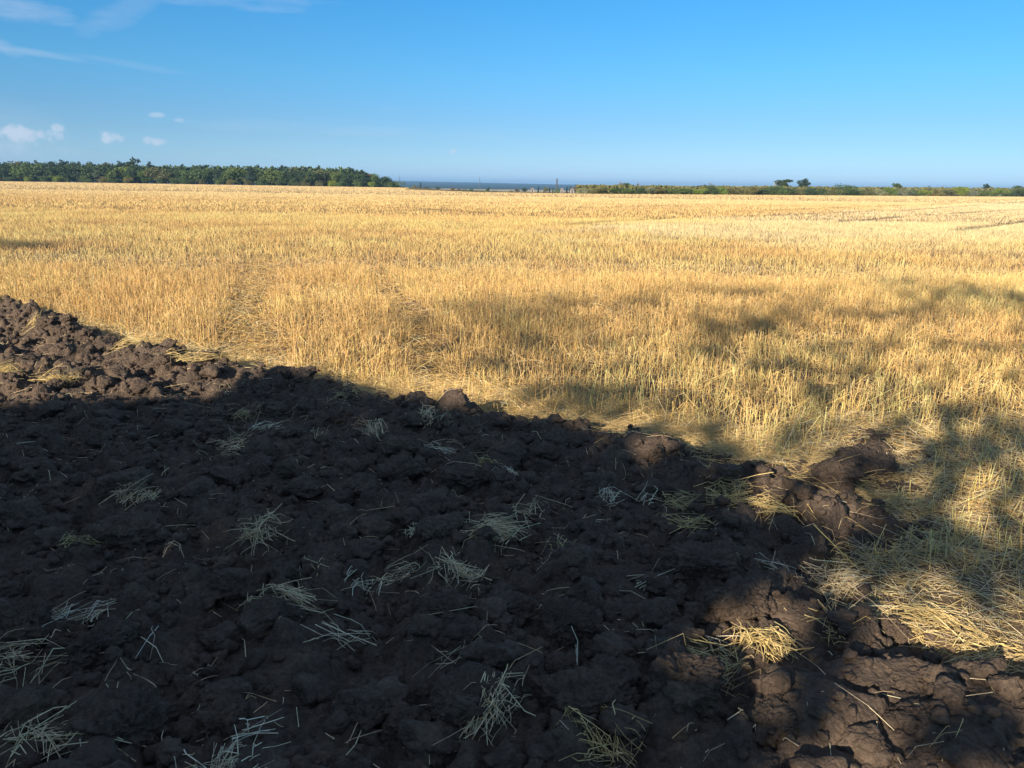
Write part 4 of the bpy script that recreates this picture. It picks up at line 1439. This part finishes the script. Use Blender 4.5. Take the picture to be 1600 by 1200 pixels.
rg = np.random.default_rng(67)
n = 150000
gxr, gyr = rg.random(n) * 27 - 15, rg.random(n) * 17 - 3
n2 = 9000
gxr = np.concatenate([gxr, -16 + 8 * rg.random(n2)])
gyr = np.concatenate([gyr, 14 + 6 * rg.random(n2)])
sh = np.clip(shade(gxr, gyr), 0, 1)
tau = -np.log(1 - sh * .99)
k = rg.random(len(gxr)) < tau / 4.6
gxr, gyr = gxr[k], gyr[k]
yc = -8.5 + 3.5 * rg.random(len(gxr))
t = (gyr - yc) / (math.cos(SUN_AZ) * math.cos(SUN_EL))
P = np.stack([gxr, gyr, np.full(len(gxr), .08)], 1) + t[:, None] * np.array(SUN_DIR)[None]
a_, b_ = rand_frames(rg, len(P))
s_ = .05 + .03 * rg.random((len(P), 1))
trunk_x = np.arange(-24, -4, 2.3) + rg.normal(size=9) * .4
own = np.argmin(np.abs(P[:, 0:1] - trunk_x[None]) + rg.random((len(P), len(trunk_x))) * 1.2, 1)
SB = ['leafy tree of the belt behind the viewer, over the straw strip', ]
for j, tx in enumerate(trunk_x):
    k = own == j
    if k.sum() < 60:
        continue
    base_ = np.array([tx, -7.0, 0.0])
    root = empty('shelterbelt_tree', base_, f'leafy shading tree behind the viewer, {ORD[j]} along the shelterbelt', 'tree', 'shelterbelt trees behind the viewer')
    v, f = quads_at(P[k] - base_, a_[k] * s_[k], b_[k] * s_[k])
    mesh_np('crown', v, f, LEAF['mid'], parent=root)
    topz = P[k][:, 2].max() * .9
    pts = [np.array([0, 0, -.2])]
    for q in range(5):
        pts.append(np.array([rg.normal() * .12, rg.normal() * .12, topz * (q + 1) / 5]))
    p0, p1, r0, r1 = [], [], [], []
    for q in range(5):
        p0.append(pts[q]); p1.append(pts[q + 1]); r0.append(.10 * (1 - .17 * q)); r1.append(.10 * (1 - .17 * (q + 1)))
    sel = (P[k] - base_)[rg.choice(k.sum(), 26)]
    for e in sel:
        z = min(max(e[2] * .65, .3), topz * .95)
        s = np.array([0, 0, z])
        p0.append(s); p1.append(e); r0.append(.022); r1.append(.006)
    v, f = prisms(np.array(p0), np.array(p1), np.array(r0), np.array(r1), 6)
    mesh_np('trunk', v, f, BARK, parent=root)

# ------------------------------------------------------------------ air
v, f = box_np(-9000, 9000, -9000, 9000, -13, 42)
hz = bpy.data.materials.new('haze')
hz.use_nodes = True
nt = hz.node_tree
nt.nodes.clear()
pv = nt.nodes.new('ShaderNodeVolumePrincipled')
pv.inputs['Color'].default_value = (0.31, 0.60, 1.0, 1)
pv.inputs['Density'].default_value = 0.0002
pv.inputs['Anisotropy'].default_value = 0.0
mo = nt.nodes.new('ShaderNodeOutputMaterial')
nt.links.new(pv.outputs[0], mo.inputs['Volume'])
o = mesh_np('haze', v, f, hz)
tag(o, 'thin blue summer haze over the far hills', 'haze', kind='stuff')
